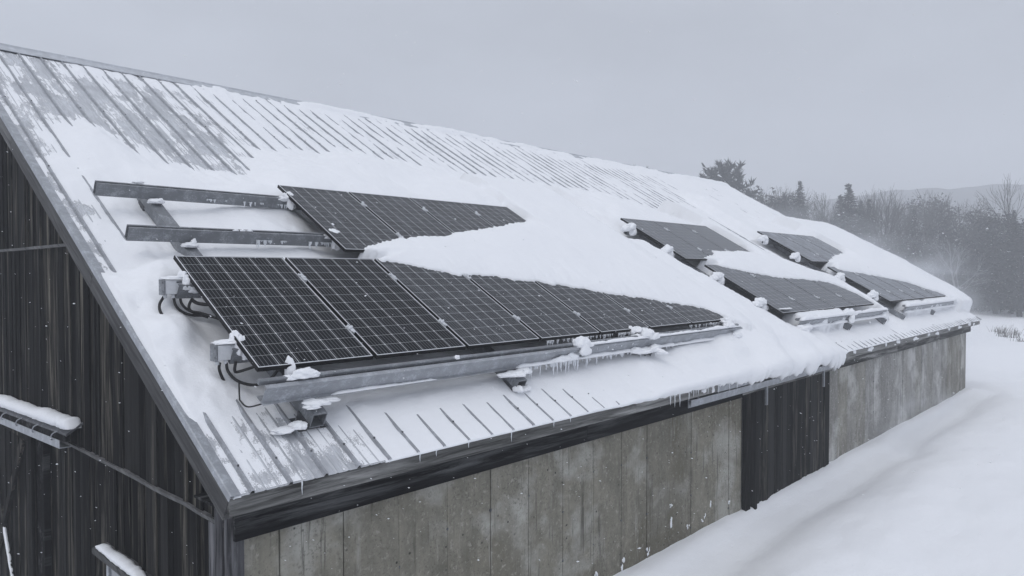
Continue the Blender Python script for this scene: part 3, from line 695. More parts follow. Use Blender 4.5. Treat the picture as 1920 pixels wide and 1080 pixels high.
def make_roof_snow():
    us = np.unique(np.round(np.concatenate([np.arange(-.03, 9.2, .028), np.arange(9.2, 16.5, .05), np.arange(16.5, L, .07), [L - .001]]), 4))
    vs = np.unique(np.round(np.concatenate([np.arange(0, 5.0, .030), np.arange(5.0, 10.32, .05)]), 4))
    U, V = np.meshgrid(us, vs)
    n1 = fbm(U * 1.1, V * 1.1, 4, 1); n2 = fbm(U * 5, V * 3.2, 4, 2); n3 = fbm(U * 14, V * 9, 3, 4); n4 = fbm(U * 19, V * 15, 2, 17)
    # deep part: scattered thickness readings
    C = np.array([(0,0,.0),(.3,.1,.004),(.7,.2,.002),(1.1,.2,.010),(1.5,.1,.017),(2.5,.1,.021),(3.5,.1,.023),(4.3,.05,.030),(5,.05,.05),(6,.05,.10),(7,.05,.11),(8,.05,.14),(9.5,.05,.19),(10.6,.05,.20),(11.3,.05,.14),(12.1,.05,.02),(13,.05,.012),(16,.05,.013),(20,.05,.014),(24.4,.05,.014),
    (0,.5,.0),(.3,.5,.018),(.6,.6,.016),(1.1,.5,.028),(1.6,.5,.045),(2.5,.5,.05),(3.5,.5,.06),(4.5,.5,.1),(5.5,.5,.14),(7,.5,.2),(8,.5,.26),(9,.6,.36),(10,.5,.36),(10.6,.4,.28),(11.5,.4,.14),(13,.45,.075),(15,.45,.06),(16.3,.45,.05),(18,.45,.08),(20,.45,.07),(22,.45,.07),(24.3,.5,.04),
    (.03,1,.05),(.05,1.6,.075),(.05,2.3,.075),(.05,2.8,.05),(0,3.1,.005),(0,4,-.01),(0,5,-.01),(0,6,-.01),(0,7,-.008),(0,8,0),
    (.25,1.1,.07),(.22,1.8,.20),(.25,2.5,.16),(.35,3.2,.03),(.22,3.6,-.004),(.25,4.3,.0),(.3,5,.03),(.45,4,.025),(.48,2.85,.21),(.5,3.4,.06),(.6,4.4,.05),(.6,5.4,.06),
    (1,1.2,.07),(2,1.8,.07),(4,1.8,.07),(6,1.5,.08),(7.5,1.5,.1),(.7,1.6,.05),(.7,2.2,.06),(.42,1.7,.06),
    (1.2,3,.12),(1.2,3.9,.10),(2,3.8,.18),(2.3,3.9,.16),(2,2.9,.15),(2.6,3.6,.1),(3.5,3.8,.1),
    (1,6,.09),(1.5,5.2,.12),(2.5,5.2,.2),(3,5,.33),(4,4.9,.36),(6,4.9,.38),(7,4.9,.38),(5,6,.26),(4,6.8,.15),(6,7,.15),
    (8.6,.8,.33),(8.7,1.8,.39),(8.6,3,.42),(9.3,2.4,.38),(9.5,1.3,.36),(9.3,3.4,.36),(9.2,4.2,.3),(8,4.4,.32),
    (11,5,.31),(13,5,.34),(10.5,5.5,.2),(9.9,4.9,.2),(14.7,4,.27),(15,3,.32),(16,2,.18),(16.1,1.2,.12),(15.9,3.4,.17),(15.9,4.2,.17),(15.0,2.2,.33),
    (18,6,.25),(20,6,.25),(22,5,.34),(21.5,4,.42),(22.5,3,.56),(24,3,.58),(24,2,.52),(24.2,4.2,.5),(24,5.5,.25),(23.4,1.2,.26),(24.3,1,.08),(17.5,5,.3),(19,5,.33)])
    num = np.zeros_like(U); den = np.zeros_like(U)
    for cu, cv, ct in C:
        w = 1.0 / ((U - cu) ** 2 + (V - cv) ** 2 + .02) ** 1.9; num += w * ct; den += w
    deep = num / den
    deep = deep + (n1 * .10 + n2 * .022) * np.clip(deep / .12, .12, 1) + n3 * .010 + n2 * (.012 + .05 * (1 - sst(U, .8, 1.6)) * (1 - sst(V, 4.5, 6))) + n4 * .006
    # wind-scoured belt under the ridge where the ribs show
    fu = [-.1,0,.46,.76,1,1.32,1.73,2.5,3.2,4.26,5.23,6.33,6.87,7.39,8.37,9.29,10,10.15,10.25,12.2,13.3,14.9,16.9,17.2,17.5,18.8,19.1,21.3,22.4,23.2,24.5]
    fv = [8.7,8.6,8.1,7.74,7.3,6.45,6.0,6.0,7.0,7.4,7.6,7.8,7.46,6.33,5.42,4.9,4.75,5.5,7.2,7.3,6.26,5.54,5.1,6.8,8.2,8.2,7.1,6.75,6.35,6,5]
    f = np.interp(U, fu, fv) + n2 * .5 + n1 * .5
    thin = np.where(U < 3.4, -.006 + .016 * sst(U, 2.3, 3.6), .013) + n2 * .022 + np.where(U < 3.4, fbm(U * 9, V * 1.3, 4, 41) * .030 + n4 * .004, n3 * .018 + n4 * .006) + n1 * .030 * sst(U, 2, 4)
    thin = thin + (.020 + .03 * n2) * sst(V, 9.1, 9.7) * sst(U, .6, 1.6) + .004 * sst(U, 6, 12) + .020 * sst(U, 15.5, 19)
    k = sst(f - V, -.05, 1.3)
    T = thin + (np.maximum(deep, thin) - thin) * k
    # snow sitting over the ridge cap
    rid = (.055 + .10 * fbm(U * .6, U * 0 + 2, 3, 6) + .03 * n2) * sst(U, 4.5, 6.3) - .05 * (1 - sst(U, 4.5, 6.3))
    T = np.where(V > 9.72, np.maximum(T, .05 + rid) if False else T + (np.maximum(rid + .03, T) - T) * sst(V, 9.75, 9.93), T)
    # thin wind-swept strip along the left eave where the ribs stand out
    cap_ = .017 + n2 * .022 + .045 * sst(V, .25, .95) + .05 * sst(U, 3.6, 5.6)
    cap_ = np.where(U < 1.6, cap_ + (-.004 + .020 * n2 + .022 * n3 + .030 * sst(V, .55, 1.1) + .03 * n1 - cap_) * (1 - sst(U, .9, 1.6)), cap_)
    T = T + (np.minimum(T, cap_) - T) * (1 - sst(V, .70, 1.05)) * (1 - sst(U, 5.0, 6.2))
    cf = .014 + .026 * n2 + .014 * n3 + .016 * n1 + .07 * sst(V, .06, .40) + (1 - sst(U, 11.6, 12.3))
    T = np.where(V < .8, np.minimum(T, np.maximum(cf, .0)), T) if False else T + (np.minimum(T, cf) - T) * (1 - sst(V, .45, .75)) * sst(U, 11.6, 12.1)
    cl = .010 + .030 * n2 + .014 * n3 + .05 * n1                     # patchy strip beside the left rake
    T = T + (np.minimum(T, cl) - T) * (1 - sst(U, .24, .50)) * sst(V, 2.9, 3.2) * (1 - sst(V, 4.8, 5.6))
    kr = np.floor((U - RIB0) / RIBP + .5); dr = np.abs(U - RIB0 - kr * RIBP)
    ln_ = vn(kr * 1.37, V * .55, 31) * .65 + vn(kr * 3.7, V * 1.7, 33) * .35
    T = T + np.exp(-(dr / .05) ** 2) * .012 * np.clip((ln_ - .58) * 6, -.6, 1) * sst(V, .35, 1.4) * (T < .08) * (T > -.004)
    # hollows scoured beside and below the arrays
    def hollow(T, vv, uu, u_end, v0, v1, floor):
        e = np.interp(V, vv, uu) + .10 * fbm(V * 1.5, V * 0 + 4, 3, 5)
        s = sst(U, e - .05, e + .16) * (1 - sst(U, u_end - .2, u_end)) * sst(V, v0, v0 + .12) * (1 - sst(V, v1 - .25, v1))
        return T + (np.minimum(T, floor) - T) * s
    T = hollow(T, [0, 5], [.44, .40], 8.2, .80, 2.72, .035)
    T = hollow(T, [0, 5], [2.62, 2.62], 6.6, 2.70, 4.62, .09)
    T = hollow(T, [.3, .58, 1.53, 2.42, 3.35, 4.0, 4.6], [10.80, 10.50, 10.28, 9.82, 9.86, 9.72, 9.8], 15.6, .74, 4.5, .08)
    T = hollow(T, [.46, 1.45, 2.24, 3.22, 4.39], [16.60, 16.42, 16.25, 16.12, 16.05], 22.6, .74, 4.5, .08)
    T = hollow(T, [.1, .6, .9], [10.86, 10.62, 10.5], 11.2, .45, .95, .07)
    # snow lying over panels
    rag = .05 * fbm(U * 6, V * 2.2, 3, 11) + .10 * fbm(U * 1.9, V * .8, 3, 12) + .06 * fbm(U * 13, V * 3.5, 3, 15) + .05 * fbm(U * 30, V * 12, 2, 16)
    def cover(T, lu, lv, uu, uv, u0, u1, top, H):
        d = np.minimum(V - np.interp(U, lu, lv), np.interp(U, uu, uv) - V) + rag * 1.2
        d = np.minimum(d, U - u0 + rag)
        c = np.where(d > 0, top + H * (1 - np.exp(-d / .28)) + .02 * n2 * np.clip(d / .1, 0, 1) + .06 * n1 * np.clip(d / .4, 0, 1), top + d * 5)
        c = c - .45 * sst(U, u1 - 1.6, u1) - np.maximum(U - u1, 0)
        return np.maximum(T, c)
    gap = .34 * np.exp(-((V - 2.74) / .09) ** 2)
    T = cover(T, [2.3,2.55,2.94,3.6,4.24,4.88,5.92,6.93,8.1,8.3,8.6], [2.66,2.64,2.56,2.30,2.19,2.1,1.80,1.53,1.16,.92,.6],
              [2.3,2.6,2.77,3.4,3.84,4.66,5.56,6.6,6.72,6.8], [2.6,2.83,2.94,3.20,3.28,3.46,3.76,4.02,4.2,6], 2.60 + gap, 10.1, .402, .11)
    T = cover(T, [10.5,10.94,11.57,12.71,14.04,15.18,15.65,15.9], [2.68,2.60,2.35,2.10,2.02,1.8,1.2,.6], [10.5,10.8,11.1,11.44,11.73,13.6,13.7,13.8], [2.7,2.9,2.98,3.02,3.24,3.3,3.6,6], 10.85 + gap * .8, np.interp(V, [0, 2.0, 3.0], [17.2, 17.0, 15.5]), .402, .12)
    T = cover(T, [16.8,17.5,19.41,21.17,22.4,22.7,23], [2.68,2.42,2.12,1.72,1.1,.8,.5], [16.9,17.5,18.72,20.4,20.5,20.6], [2.7,2.85,3.21,3.45,3.7,6], 17.35 + gap * .8, 27.0, .402, .16)
    # drifts packed between panel edge and front rail of the far arrays
    T = cover(T, [10, 25], [.655, .655], [10, 25], [.98, .98], 10.98 + 30 * (U > 13.25), 50.0, .362, .07)
    T = cover(T, [10, 25], [.675, .675], [10, 25], [.96, .96], 17.85 + 30 * (U > 23.25), 50.0, .350, .07)
    T = np.where((V < .93) & (V > .5) & (U > 19.6) & (U < 20.1), np.minimum(T, .2), T)
    cov = np.clip((T + .016) / .024, 0, 1); T = np.where(V < 9.9, np.where(T < .0035, np.where(T > -.016, .003 + .0005 * n3, T), T), T)
    # side walls, back of the ridge
    ridge_drop = np.maximum(V - 10, 0) * 1.69
    T = T - ridge_drop - np.maximum(V - 10.05, 0) * .8
    T[:, 0] = -.02; T[:, -1] = -.03
    X = U.copy(); Y = V * CT - T * ST; Z = V * ST + T * CT
    # overhanging lip along the eave, rolled forward and hanging
    T0 = T[0]; e_ = np.interp(us, [-1,4,5.2,6.3,7.3,7.9,8.9,9.6,10.4,11.0,11.5,11.9,12.2,25], [.004,.006,.015,.03,.05,.08,.12,.15,.17,.16,.12,.03,.008,.006])
    hang = np.interp(us, [-1,4,5.2,6.3,7.3,7.9,8.9,9.6,10.1,10.35,10.7,11.1,11.45,11.7,12.0,25], [0,0,.01,.02,.05,.08,.10,.12,.17,.03,.12,.24,.30,.10,.0,0])
    rg = fbm(us * 2.3, us * 0, 4, 21); rg2 = fbm(us * 9, us * 0 + 3, 3, 23)
    e_ = e_ * (1 + .9 * rg + .15 * rg2); rg3 = fbm(us * 22, us * 0 + 9, 2, 29); hang = np.maximum(0, hang * (.85 + 1.8 * rg + 1.5 * rg2 + 1.0 * rg3))
    rows = []
    for s in np.linspace(.08, 1, 11):
        a = s * math.pi
        t = T0 * (1 - s) ** .8 * 1.0 if False else T0 * (.5 + .5 * np.sign(np.cos(a)) * abs(np.cos(a)) ** .6) - .012 * s
        v = -e_ * np.sin(a) ** .7 - .02 * np.sin(a)
        y = v * CT - t * ST; z = v * ST + t * CT - hang * np.sin(min(a * .62, math.pi)) ** 1.6 * (1 if s < .8 else (1 - (s - .8) / .2 * .75))
        rows.append((us, y, z))
    rows = rows[::-1]
    X = np.vstack([np.stack([r[0] for r in rows]), X]); Y = np.vstack([np.stack([r[1] for r in rows]), Y]); Z = np.vstack([np.stack([r[2] for r in rows]), Z])
    Tf = np.vstack([np.stack([T0 for r in rows]), T + ridge_drop]); CV = np.vstack([np.stack([np.where(T0 > .005, 1.0, 0.0) for r in rows]), cov])
    mxq = np.maximum(np.maximum(Tf[:-1, :-1], Tf[1:, :-1]), np.maximum(Tf[:-1, 1:], Tf[1:, 1:]))
    o = grid_obj('roof_snow', X, Y, Z, 'snow_thin', keep=mxq > -.0135)
    at = o.data.attributes.new('cover', 'FLOAT', 'POINT'); at.data.foreach_set('value', CV.ravel().astype(np.float32))
    tag(o, 'white wind drifted snow lying over the barn roof, panels and eave', 'snow', kind='stuff')
make_roof_snow()

# snow on rails, boxes, hood, window head
def ridge_strip(name, P0, P1, wid, hgt, seed, label, group=None, n=90, cover=0.0, amp=.75, pw=.8):
    """loaf of snow along a line, uneven in height and width"""
    P0, P1 = Vector(P0), Vector(P1); d = P1 - P0; ln = d.length; dx = d.normalized(); sd_ = dx.cross(Vector((0, 0, 1))).normalized(); mb = MB(); vs = []; m = 7
    for i in range(n + 1):
        t = i / n; p = P0 + d * t
        nz = mnoise.noise((t * ln * 1.6, seed, 0)) + .5 * mnoise.noise((t * ln * 6, seed, 3)) + .3 * mnoise.noise((t * ln * 19, seed, 7))
        k = max(0.02, 1 + nz * amp - cover) * min(1, (t * ln) / .08 + .1, (1 - t) * ln / .08 + .1)
        for j in range(m):
            a = math.pi * j / (m - 1); w = wid * (.75 + .35 * min(k, 1.3)) * (1 + .2 * mnoise.noise((t * ln * 9, seed, j)))
            vs.append(p + sd_ * (math.cos(a) * w) + Vector((0, 0, math.sin(a) ** pw * hgt * k)))
    o0 = Vector(vs[0]); vs = [v - P0 for v in vs]
    fs = [(i * m + j, i * m + j + 1, (i + 1) * m + j + 1, (i + 1) * m + j) for i in range(n) for j in range(m - 1)] + [(i * m, (i + 1) * m, (i + 1) * m + m - 1, i * m + m - 1) for i in range(n)] + [tuple(range(m))[::-1], tuple(range(n * m, n * m + m))]
    mb.add(vs, fs, 0, True)
    return tag(mb.build(name, 'snow', None, P0), label, 'snow', group)
ridge_strip('snow_ridge', (.02, 3.5, -.075), (.02, 9.2, -.31), .078, .105, 2, 'thick snow loaf lying on the hood over the gable door', n=420, amp=.32, pw=.5)
ridge_strip('snow_ridge', (.03, 1.77, -1.092), (.03, 2.85, -1.092), .05, .045, 4, 'thin snow strip on the small gable window head')
ridge_strip('snow_ridge', (-.03, 6.95, -.82), (-.03, 6.46, -1.50), .02, .06, 6, 'snow lodged on the upper arm of the gable door brace', cover=.1)
ridge_strip('snow_ridge', (-.03, 6.27, -1.74), (-.03, 5.72, -2.49), .018, .055, 7, 'narrow snow strip on the lower arm of the gable door brace')
q = lambda u, v, w: rp(u, v, w)
ridge_strip('snow_ridge', q(4.3, .70, .352), q(8.45, .70, .352), .035, .04, 9, 'broken snow line along the top of the near front rail', 'snow on the front rails', cover=.25)
ridge_strip('snow_ridge', q(3.3, .655, .198), q(8.4, .655, .198), .04, .045, 10, 'snow ledge on the bottom flange of the near front rail right half', 'snow on the front rails', cover=.15)
ridge_strip('snow_ridge', q(1.05, .655, .199), q(2.2, .655, .199), .022, .02, 12, 'short thin snow line on the near front rail bottom flange left part', 'snow on the front rails', cover=.1)
ridge_strip('snow_ridge', q(10.8, .645, .355), q(15.95, .645, .355), .05, .06, 13, 'snow ridge along the top of the middle front rail', 'snow on the front rails')
ridge_strip('snow_ridge', q(10.8, .60, .198), q(15.95, .60, .198), .045, .05, 14, 'snow ledge on the bottom flange of the middle front rail', 'snow on the front rails')
ridge_strip('snow_ridge', q(17.65, .665, .355), q(23.4, .665, .355), .06, .09, 15, 'snow ridge along the top of the far front rail', 'snow on the front rails')
ridge_strip('snow_ridge', q(17.65, .62, .198), q(23.4, .62, .198), .05, .05, 16, 'snow ledge on the bottom flange of the far front rail', 'snow on the front rails')

GC = 'snow clumps on the mounting frames'
snow_cap(q(2.46, 4.34, .34), [((0, 0, 0), (.09, .08, .07)), ((-.06, 0, -.03), (.09, .05, .04)), ((.02, -.05, -.09), (.05, .05, .12))], 'snow clump where the topmost bare rail meets the near upper row', GC)
snow_cap(q(2.54, 3.34, .34), [((0, 0, 0), (.08, .08, .08)), ((-.06, 0, -.03), (.09, .05, .04)), ((.02, -.05, -.10), (.05, .05, .14))], 'snow clump where the lower bare rail meets the near upper row', GC)
snow_cap(q(.86, 4.24, .20), [((0, 0, 0), (.085, .06, .035)), ((.05, 0, .01), (.04, .04, .035))], 'small snow bit under the topmost bare rail on the left support tube', GC)
snow_cap(q(.86, 3.23, .20), [((0, 0, 0), (.085, .06, .035)), ((.03, 0, .03), (.03, .03, .04))], 'small snow bit under the lower bare rail on the left support tube', GC)
snow_cap(q(.70, 4.40, .345), [((0, 0, 0), (.06, .04, .02))], 'thin snow patch on top of the uppermost bare rail', GC)
snow_cap(q(1.35, 3.335, .342), [((0, 0, 0), (.03, .025, .014)), ((.07, 0, 0), (.03, .025, .016)), ((.15, 0, 0), (.035, .025, .014))], 'three snow crumbs on top of the lower bare rail', GC)
snow_cap(q(.80, .74, .375), [((0, 0, 0), (.10, .05, .055)), ((.07, 0, -.01), (.07, .05, .04)), ((-.10, .02, -.02), (.07, .04, .03))], 'rounded snow clump on the near front rail left end', GC)
snow_cap(q(.745, .85, .34), [((0, 0, 0), (.042, .035, .10)), ((.012, 0, -.08), (.05, .04, .05))], 'frozen snow column under the first near panel edge', GC, mat='snow')
snow_cap(q(.875, .585, .195), [((0, 0, 0), (.11, .09, .035)), ((.12, .02, .0), (.11, .06, .022)), ((-.06, -.04, -.02), (.07, .06, .02))], 'snow cap on the open square tube mouth at left', GC)
snow_cap(q(.71, .50, .06), [((0, 0, 0), (.06, .09, .04)), ((-.12, .02, -.02), (.09, .07, .03))], 'snow heap beside the leftmost tube foot', GC)
snow_cap(q(3.22, .56, .195), [((0, 0, 0), (.13, .10, .04)), ((.14, .02, .01), (.10, .06, .04)), ((-.14, .03, 0), (.09, .06, .03))], 'snow cap over the second tube mouth', GC)
snow_cap(q(3.30, .45, .07), [((0, 0, 0), (.035, .05, .035)), ((-.09, 0, .01), (.03, .07, .05)), ((.1, .05, -.01), (.06, .05, .04))], 'snow lumps inside and beside the second tube mouth', GC)
snow_cap(q(2.45, .735, .365), [((0, 0, 0), (.03, .025, .028))], 'tiny snow ball on the near front rail', GC)
snow_cap(q(4.38, .72, .375), [((0, 0, 0), (.14, .07, .085)), ((.11, 0, -.03), (.10, .06, .05)), ((.02, -.05, -.09), (.10, .03, .09))], 'pointed snow heap with icy skirt on the near front rail', GC)
snow_cap(q(4.05, .65, .23), [((0, 0, 0), (.16, .05, .05)), ((.18, 0, .01), (.12, .04, .06))], 'snow smear against the near front rail web', GC)
snow_cap(q(5.78, .74, .39), [((0, 0, 0), (.12, .08, .07)), ((-.08, .08, .04), (.07, .07, .05)), ((.12, -.02, -.05), (.14, .06, .06)), ((-.14, .05, -.04), (.1, .06, .04)), ((-.16, .13, .03), (.06, .06, .07))], 'snow bridge between the fifth panel and the near front rail', GC)
snow_cap(q(5.72, .60, .21), [((0, 0, 0), (.22, .06, .05)), ((.16, -.03, .02), (.09, .07, .06)), ((-.2, .02, .02), (.12, .05, .05)), ((.2, -.09, -.02), (.07, .1, .045))], 'snow crust around the third tube end', GC)
snow_cap(q(8.10, .80, .41), [((0, 0, 0), (.11, .09, .05)), ((.16, .02, -.01), (.10, .06, .035)), ((-.02, -.06, -.06), (.13, .07, .06))], 'snow clump at the right end of the near lower row', GC)
snow_cap(q(8.25, .60, .25), [((0, 0, 0), (.13, .08, .06)), ((.15, .03, .02), (.10, .07, .06)), ((-.15, 0, -.03), (.1, .06, .04))], 'snow clump on the right end of the near front rail', GC)
for (u, v, lb) in ((9.95, 4.22, 'snow cap on the topmost rail end of the middle array'), (10.0, 3.26, 'snow cap on the second rail end of the middle array'), (10.32, 2.24, 'snow cap on the third rail end of the middle array'), (10.38, 1.30, 'snow cap on the lowest rail end of the middle array'),
                   (16.25, 4.22, 'snow cap on the topmost rail end of the far array'), (16.3, 3.26, 'snow cap on the second rail end of the far array'), (16.85, 2.2, 'snow cap on the third rail end of the far array'), (16.9, 1.30, 'snow cap on the lowest rail end of the far array')):
    snow_cap(q(u, v, .36), [((0, 0, 0), (.14, .10, .09)), ((.06, -.03, -.09), (.07, .07, .13)), ((-.10, .02, -.04), (.13, .09, .08))], lb, GC)
snow_cap(q(13.35, .66, .385), [((0, 0, 0), (.28, .09, .09)), ((.2, 0, -.03), (.2, .08, .06)), ((0, -.06, -.14), (.1, .05, .12))], 'snow mound over the centre of the middle front rail', GC)
snow_cap(q(10.85, .55, .22), [((0, 0, 0), (.2, .12, .09)), ((.25, .05, .02), (.2, .09, .08))], 'snow clump at the left end of the middle front rail', GC)
snow_cap(q(15.7, .60, .22), [((0, 0, 0), (.2, .08, .06)), ((.1, .02, .05), (.1, .07, .08))], 'snow clump at the right end of the middle front rail', GC)
snow_cap(q(23.3, .62, .3), [((0, 0, 0), (.3, .12, .14)), ((-.3, .03, .06), (.3, .10, .09))], 'snow mound at the right end of the far front rail', GC)
snow_cap(q(10.62, .98, .405), [((0, 0, 0), (.12, .09, .012)), ((.15, -.05, .002), (.13, .05, .014)), ((.0, .12, -.002), (.05, .09, .008))], 'flat snow patch on the lower corner of the middle array', GC)

# ------------------------------------------------------------------ junction boxes and cables
def junction_box(u, v, w, label):
    r = on_roof('junction_box', u, v, w); tag(r, label, 'junction box', 'junction boxes at the rail ends'); r.rotation_euler = (0, 0, 0)
    mb = MB(); mb.box(-.105, .10, -.045, .055, -.065, .058); mb.build('box_body', 'plastic', r, bevel=.008)
    mb = MB(); mb.box(-.121, -.107, -.052, .062, -.072, .066); mb.tube([(-.13, -.03, .04), (-.118, -.03, .04)], .011, 8); mb.tube([(-.13, -.03, -.04), (-.118, -.03, -.04)], .011, 8); mb.build('end_plate', 'steel', r, bevel=.003)
    for x in (-.09, -.02, .05):
        mb = MB(); mb.tube([(x, 0, -.064), (x, 0, -.10)], .017, 8); mb.build('cable_gland', 'plastic', r)
    return r
junction_box(.37, 2.30, .275, 'grey frosted junction box on the upper rail end beside the first near panel')
junction_box(.42, 1.27, .275, 'grey frosted junction box on the lower rail end beside the first near panel')
snow_cap(q(.36, 2.33, .345), [((0, 0, 0), (.13, .06, .022)), ((.07, 0, .015), (.045, .05, .05)), ((.08, -.06, -.06), (.05, .03, .08)), ((.15, -.05, -.10), (.06, .04, .06))], 'snow and ice on the upper junction box', GC)
snow_cap(q(.43, 1.30, .345), [((0, 0, 0), (.13, .06, .025)), ((.045, .01, .03), (.04, .05, .06)), ((.06, -.06, -.05), (.04, .03, .10)), ((.13, -.05, -.11), (.06, .04, .07))], 'snow and ice on the lower junction box', GC)
CB = [([(.295, 2.297, .2), (.216, 2.188, .16), (.214, 2.095, .12), (.296, 2.098, .07)], 'leftmost black cable looping down from the upper junction box into the snow'),
 ([(.359, 2.285, .2), (.356, 2.195, .15), (.411, 2.156, .1), (.49, 2.111, .09), (.632, 2.075, .1)], 'second black cable curving from the upper junction box under the panel'),
 ([(.417, 2.292, .2), (.416, 2.209, .15), (.473, 2.153, .11), (.56, 2.085, .12), (.66, 1.94, .14)], 'third black cable curving from the upper junction box under the panel'),
 ([(.536, 2.253, .22), (.484, 2.207, .16), (.471, 2.164, .12), (.514, 2.129, .1), (.6, 2.05, .1)], 'short cable hook right of the upper junction box'),
 ([(.487, 2.187, .2), (.53, 2.146, .19), (.60, 2.075, .22), (.72, 2.05, .26)], 'thick cable stub going under the first panel'),
 ([(.352, 1.232, .2), (.352, 1.214, .15), (.388, 1.195, .07), (.42, 1.16, .02)], 'straight cable dropping from the lower junction box into the snow'),
 ([(.402, 1.224, .2), (.407, 1.167, .15), (.458, 1.088, .11), (.559, 1.01, .11), (.658, .981, .16), (.703, .96, .27), (.75, 1.0, .33)], 'long cable loop from the lower junction box to the panel bottom'),
 ([(.467, 1.199, .22), (.463, 1.172, .15), (.494, 1.166, .14), (.564, 1.121, .2), (.62, 1.06, .28)], 'cable rising from the lower junction box to the panel frame'),
 ([(.451, 1.045, .12), (.425, .941, .06), (.421, .906, .05), (.439, .812, .06), (.502, .711, .16)], 'thin cable trailing down to the front rail end')]
for k, (pts, lb) in enumerate(CB):
    P = [rp(*p) for p in pts]; o0 = P[0]; mb = MB()
    mb.tube(smooth([p - o0 for p in P], 8), .0065 if k == 8 else (.016 if k == 4 else .0125), 8)
    tag(mb.build('cable', 'rubber', None, o0), lb, 'cable', 'black cables at the junction boxes')

# ------------------------------------------------------------------ icicles
ICE = []
for k in range(4):
    mb = MB(); pts = []; rs = []
    for i in range(9):
        t = i / 8; pts.append((.02 * mnoise.noise((t * 3, k, 0)), .02 * mnoise.noise((t * 3, k, 5)), -t)); rs.append(.055 * (1 - t) ** .8 * (1 + .25 * mnoise.noise((t * 9, k, 2))) + .003)
    mb.tube(pts, rs, 7); o = mb.build('icicle', 'ice'); ICE.append(o.data); bpy.data.objects.remove(o)
def icicles(n, fn, l0, l1, label, group, rnd, fat=1.0):
    for i in range(n):
        ln = l0 + (l1 - l0) * rnd.random() ** 2.2; o = bpy.data.objects.new('icicle', ICE[rnd.randrange(4)]); COL.objects.link(o)
        o.location = fn(rnd); f = fat * (.13 + .28 * rnd.random()) if ln < .1 else fat * (.15 + .16 * rnd.random())
        o.scale = (f, f, ln); o.rotation_euler = (0, 0, rnd.random() * 6.28)
        tag(o, label, 'icicle', group)
rn = random.Random(21)
icicles(34, lambda r: rp(r.uniform(3.35, 4.75), .655, .20), .05, .19, 'long icicle of the dense row under the near front rail, right of the second tube', 'icicles right of the second tube', rn)
icicles(20, lambda r: rp(r.uniform(4.8, 5.7), .655, .20), .03, .10, 'short icicle under the near front rail left of the third tube', 'icicles left of the third tube', rn)
icicles(14, lambda r: rp(r.uniform(6.0, 8.1), .655, .20), .02, .06, 'tiny icicle under the right part of the near front rail', 'icicles at the right of the near front rail', rn)
icicles(40, lambda r: rp(r.uniform(3.9, 5.8), .85, .365), .03, .11, 'icicle under the bottom edge of the fourth or fifth near panel', 'icicles under the fourth and fifth near panels', rn)
icicles(18, lambda r: rp(r.uniform(7.1, 8.1), .85, .365), .04, .10, 'icicle under the bottom edge of the last near lower panel', 'icicles under the last near panel', rn)
icicles(26, lambda r: rp(r.uniform(4.3, 5.9), .69, .335), .02, .06, 'small icicle fringe on the upper lip of the near front rail', 'icicles on the front rail upper lip', rn)
icicles(20, lambda r: rp(2.5 - 1.1 * r.random() ** 1.6, 4.296, .26), .02, .07, 'frost icicle on the topmost bare rail beside the near upper row', 'icicles on the topmost bare rail', rn)
icicles(22, lambda r: rp(2.56 - 1.0 * r.random() ** 1.6, 3.296, .26), .02, .10, 'frost icicle on the lower bare rail beside the near upper row', 'icicles on the lower bare rail', rn)
for u, ln in ((.50, .10), (1.60, .075), (1.78, .06), (2.16, .055), (2.72, .10), (3.35, .06), (3.62, .05)):
    o = bpy.data.objects.new('icicle', ICE[1]); COL.objects.link(o); o.location = (u, -.012, -.008); o.scale = (.11, .11, ln)
    tag(o, 'thin icicle hanging alone from the roof edge near the left corner', 'icicle', 'single icicles along the near eave')
icicles(16, lambda r: Vector((r.uniform(5.55, 6.35), -.02, -.01)), .04, .21, 'icicle in the cluster under the eave at the start of the door track', 'icicles above the door track end', rn, .7)
icicles(30, lambda r: Vector((r.uniform(6.4, 9.6), -.06, .0)), .04, .22, 'icicle under the thick eave snow left of and over the sliding door', 'icicles under the thick eave snow', rn, .75)

# ------------------------------------------------------------------ snow stuck to the concrete
rn = random.Random(33); k = 0
for x, z, h in ((6.17, -1.86, .16), (6.17, -1.62, .05), (6.63, -2.02, .06), (7.11, -1.98, .07), (7.02, -2.03, .04), (7.27, -1.84, .08), (7.84, -1.97, .05), (5.61, -2.07, .08), (5.05, -2.06, .10), (4.5, -2.0, .10)):
    mb = MB()
    for j in range(4): blob_mesh(mb, (rn.uniform(-.03, .03), 0, rn.uniform(-.5, .5) * h), (rn.uniform(.008, .022), .007, h * rn.uniform(.18, .4)), k * 7 + j, 2, .6, .9)
    k += 1
    tag(mb.build('snow_patch', 'snow', None, (x, .297, z)), 'small snow patch stuck to the lower part of the near concrete wall', 'snow patch', 'snow patches stuck to the concrete')

for x, w_, z in ((6.55, .10, -.07), (6.8, .05, -.10), (7.6, .12, -.06), (12.6, .12, -.05), (13.5, .2, -.08), (14.6, .08, -.05), (15.5, .15, -.06), (16.9, .28, -.09), (18.2, .12, -.06), (19.0, .3, -.09), (20.3, .14, -.06), (21.5, .3, -.08), (22.8, .25, -.07), (23.6, .2, -.09)):
    mb = MB()
    for j in range(4): blob_mesh(mb, (rn.uniform(-.8, .8) * w_, 0, rn.uniform(-.02, .02)), (w_ * rn.uniform(.3, .6), .012, rn.uniform(.02, .045)), int(x * 9) + j, 2, .5, .9)
    tag(mb.build('snow_patch', 'snow', None, (x, .010, z)), 'wind packed snow patch stuck to the eave fascia board', 'snow patch', 'snow patches on the eave fascia')

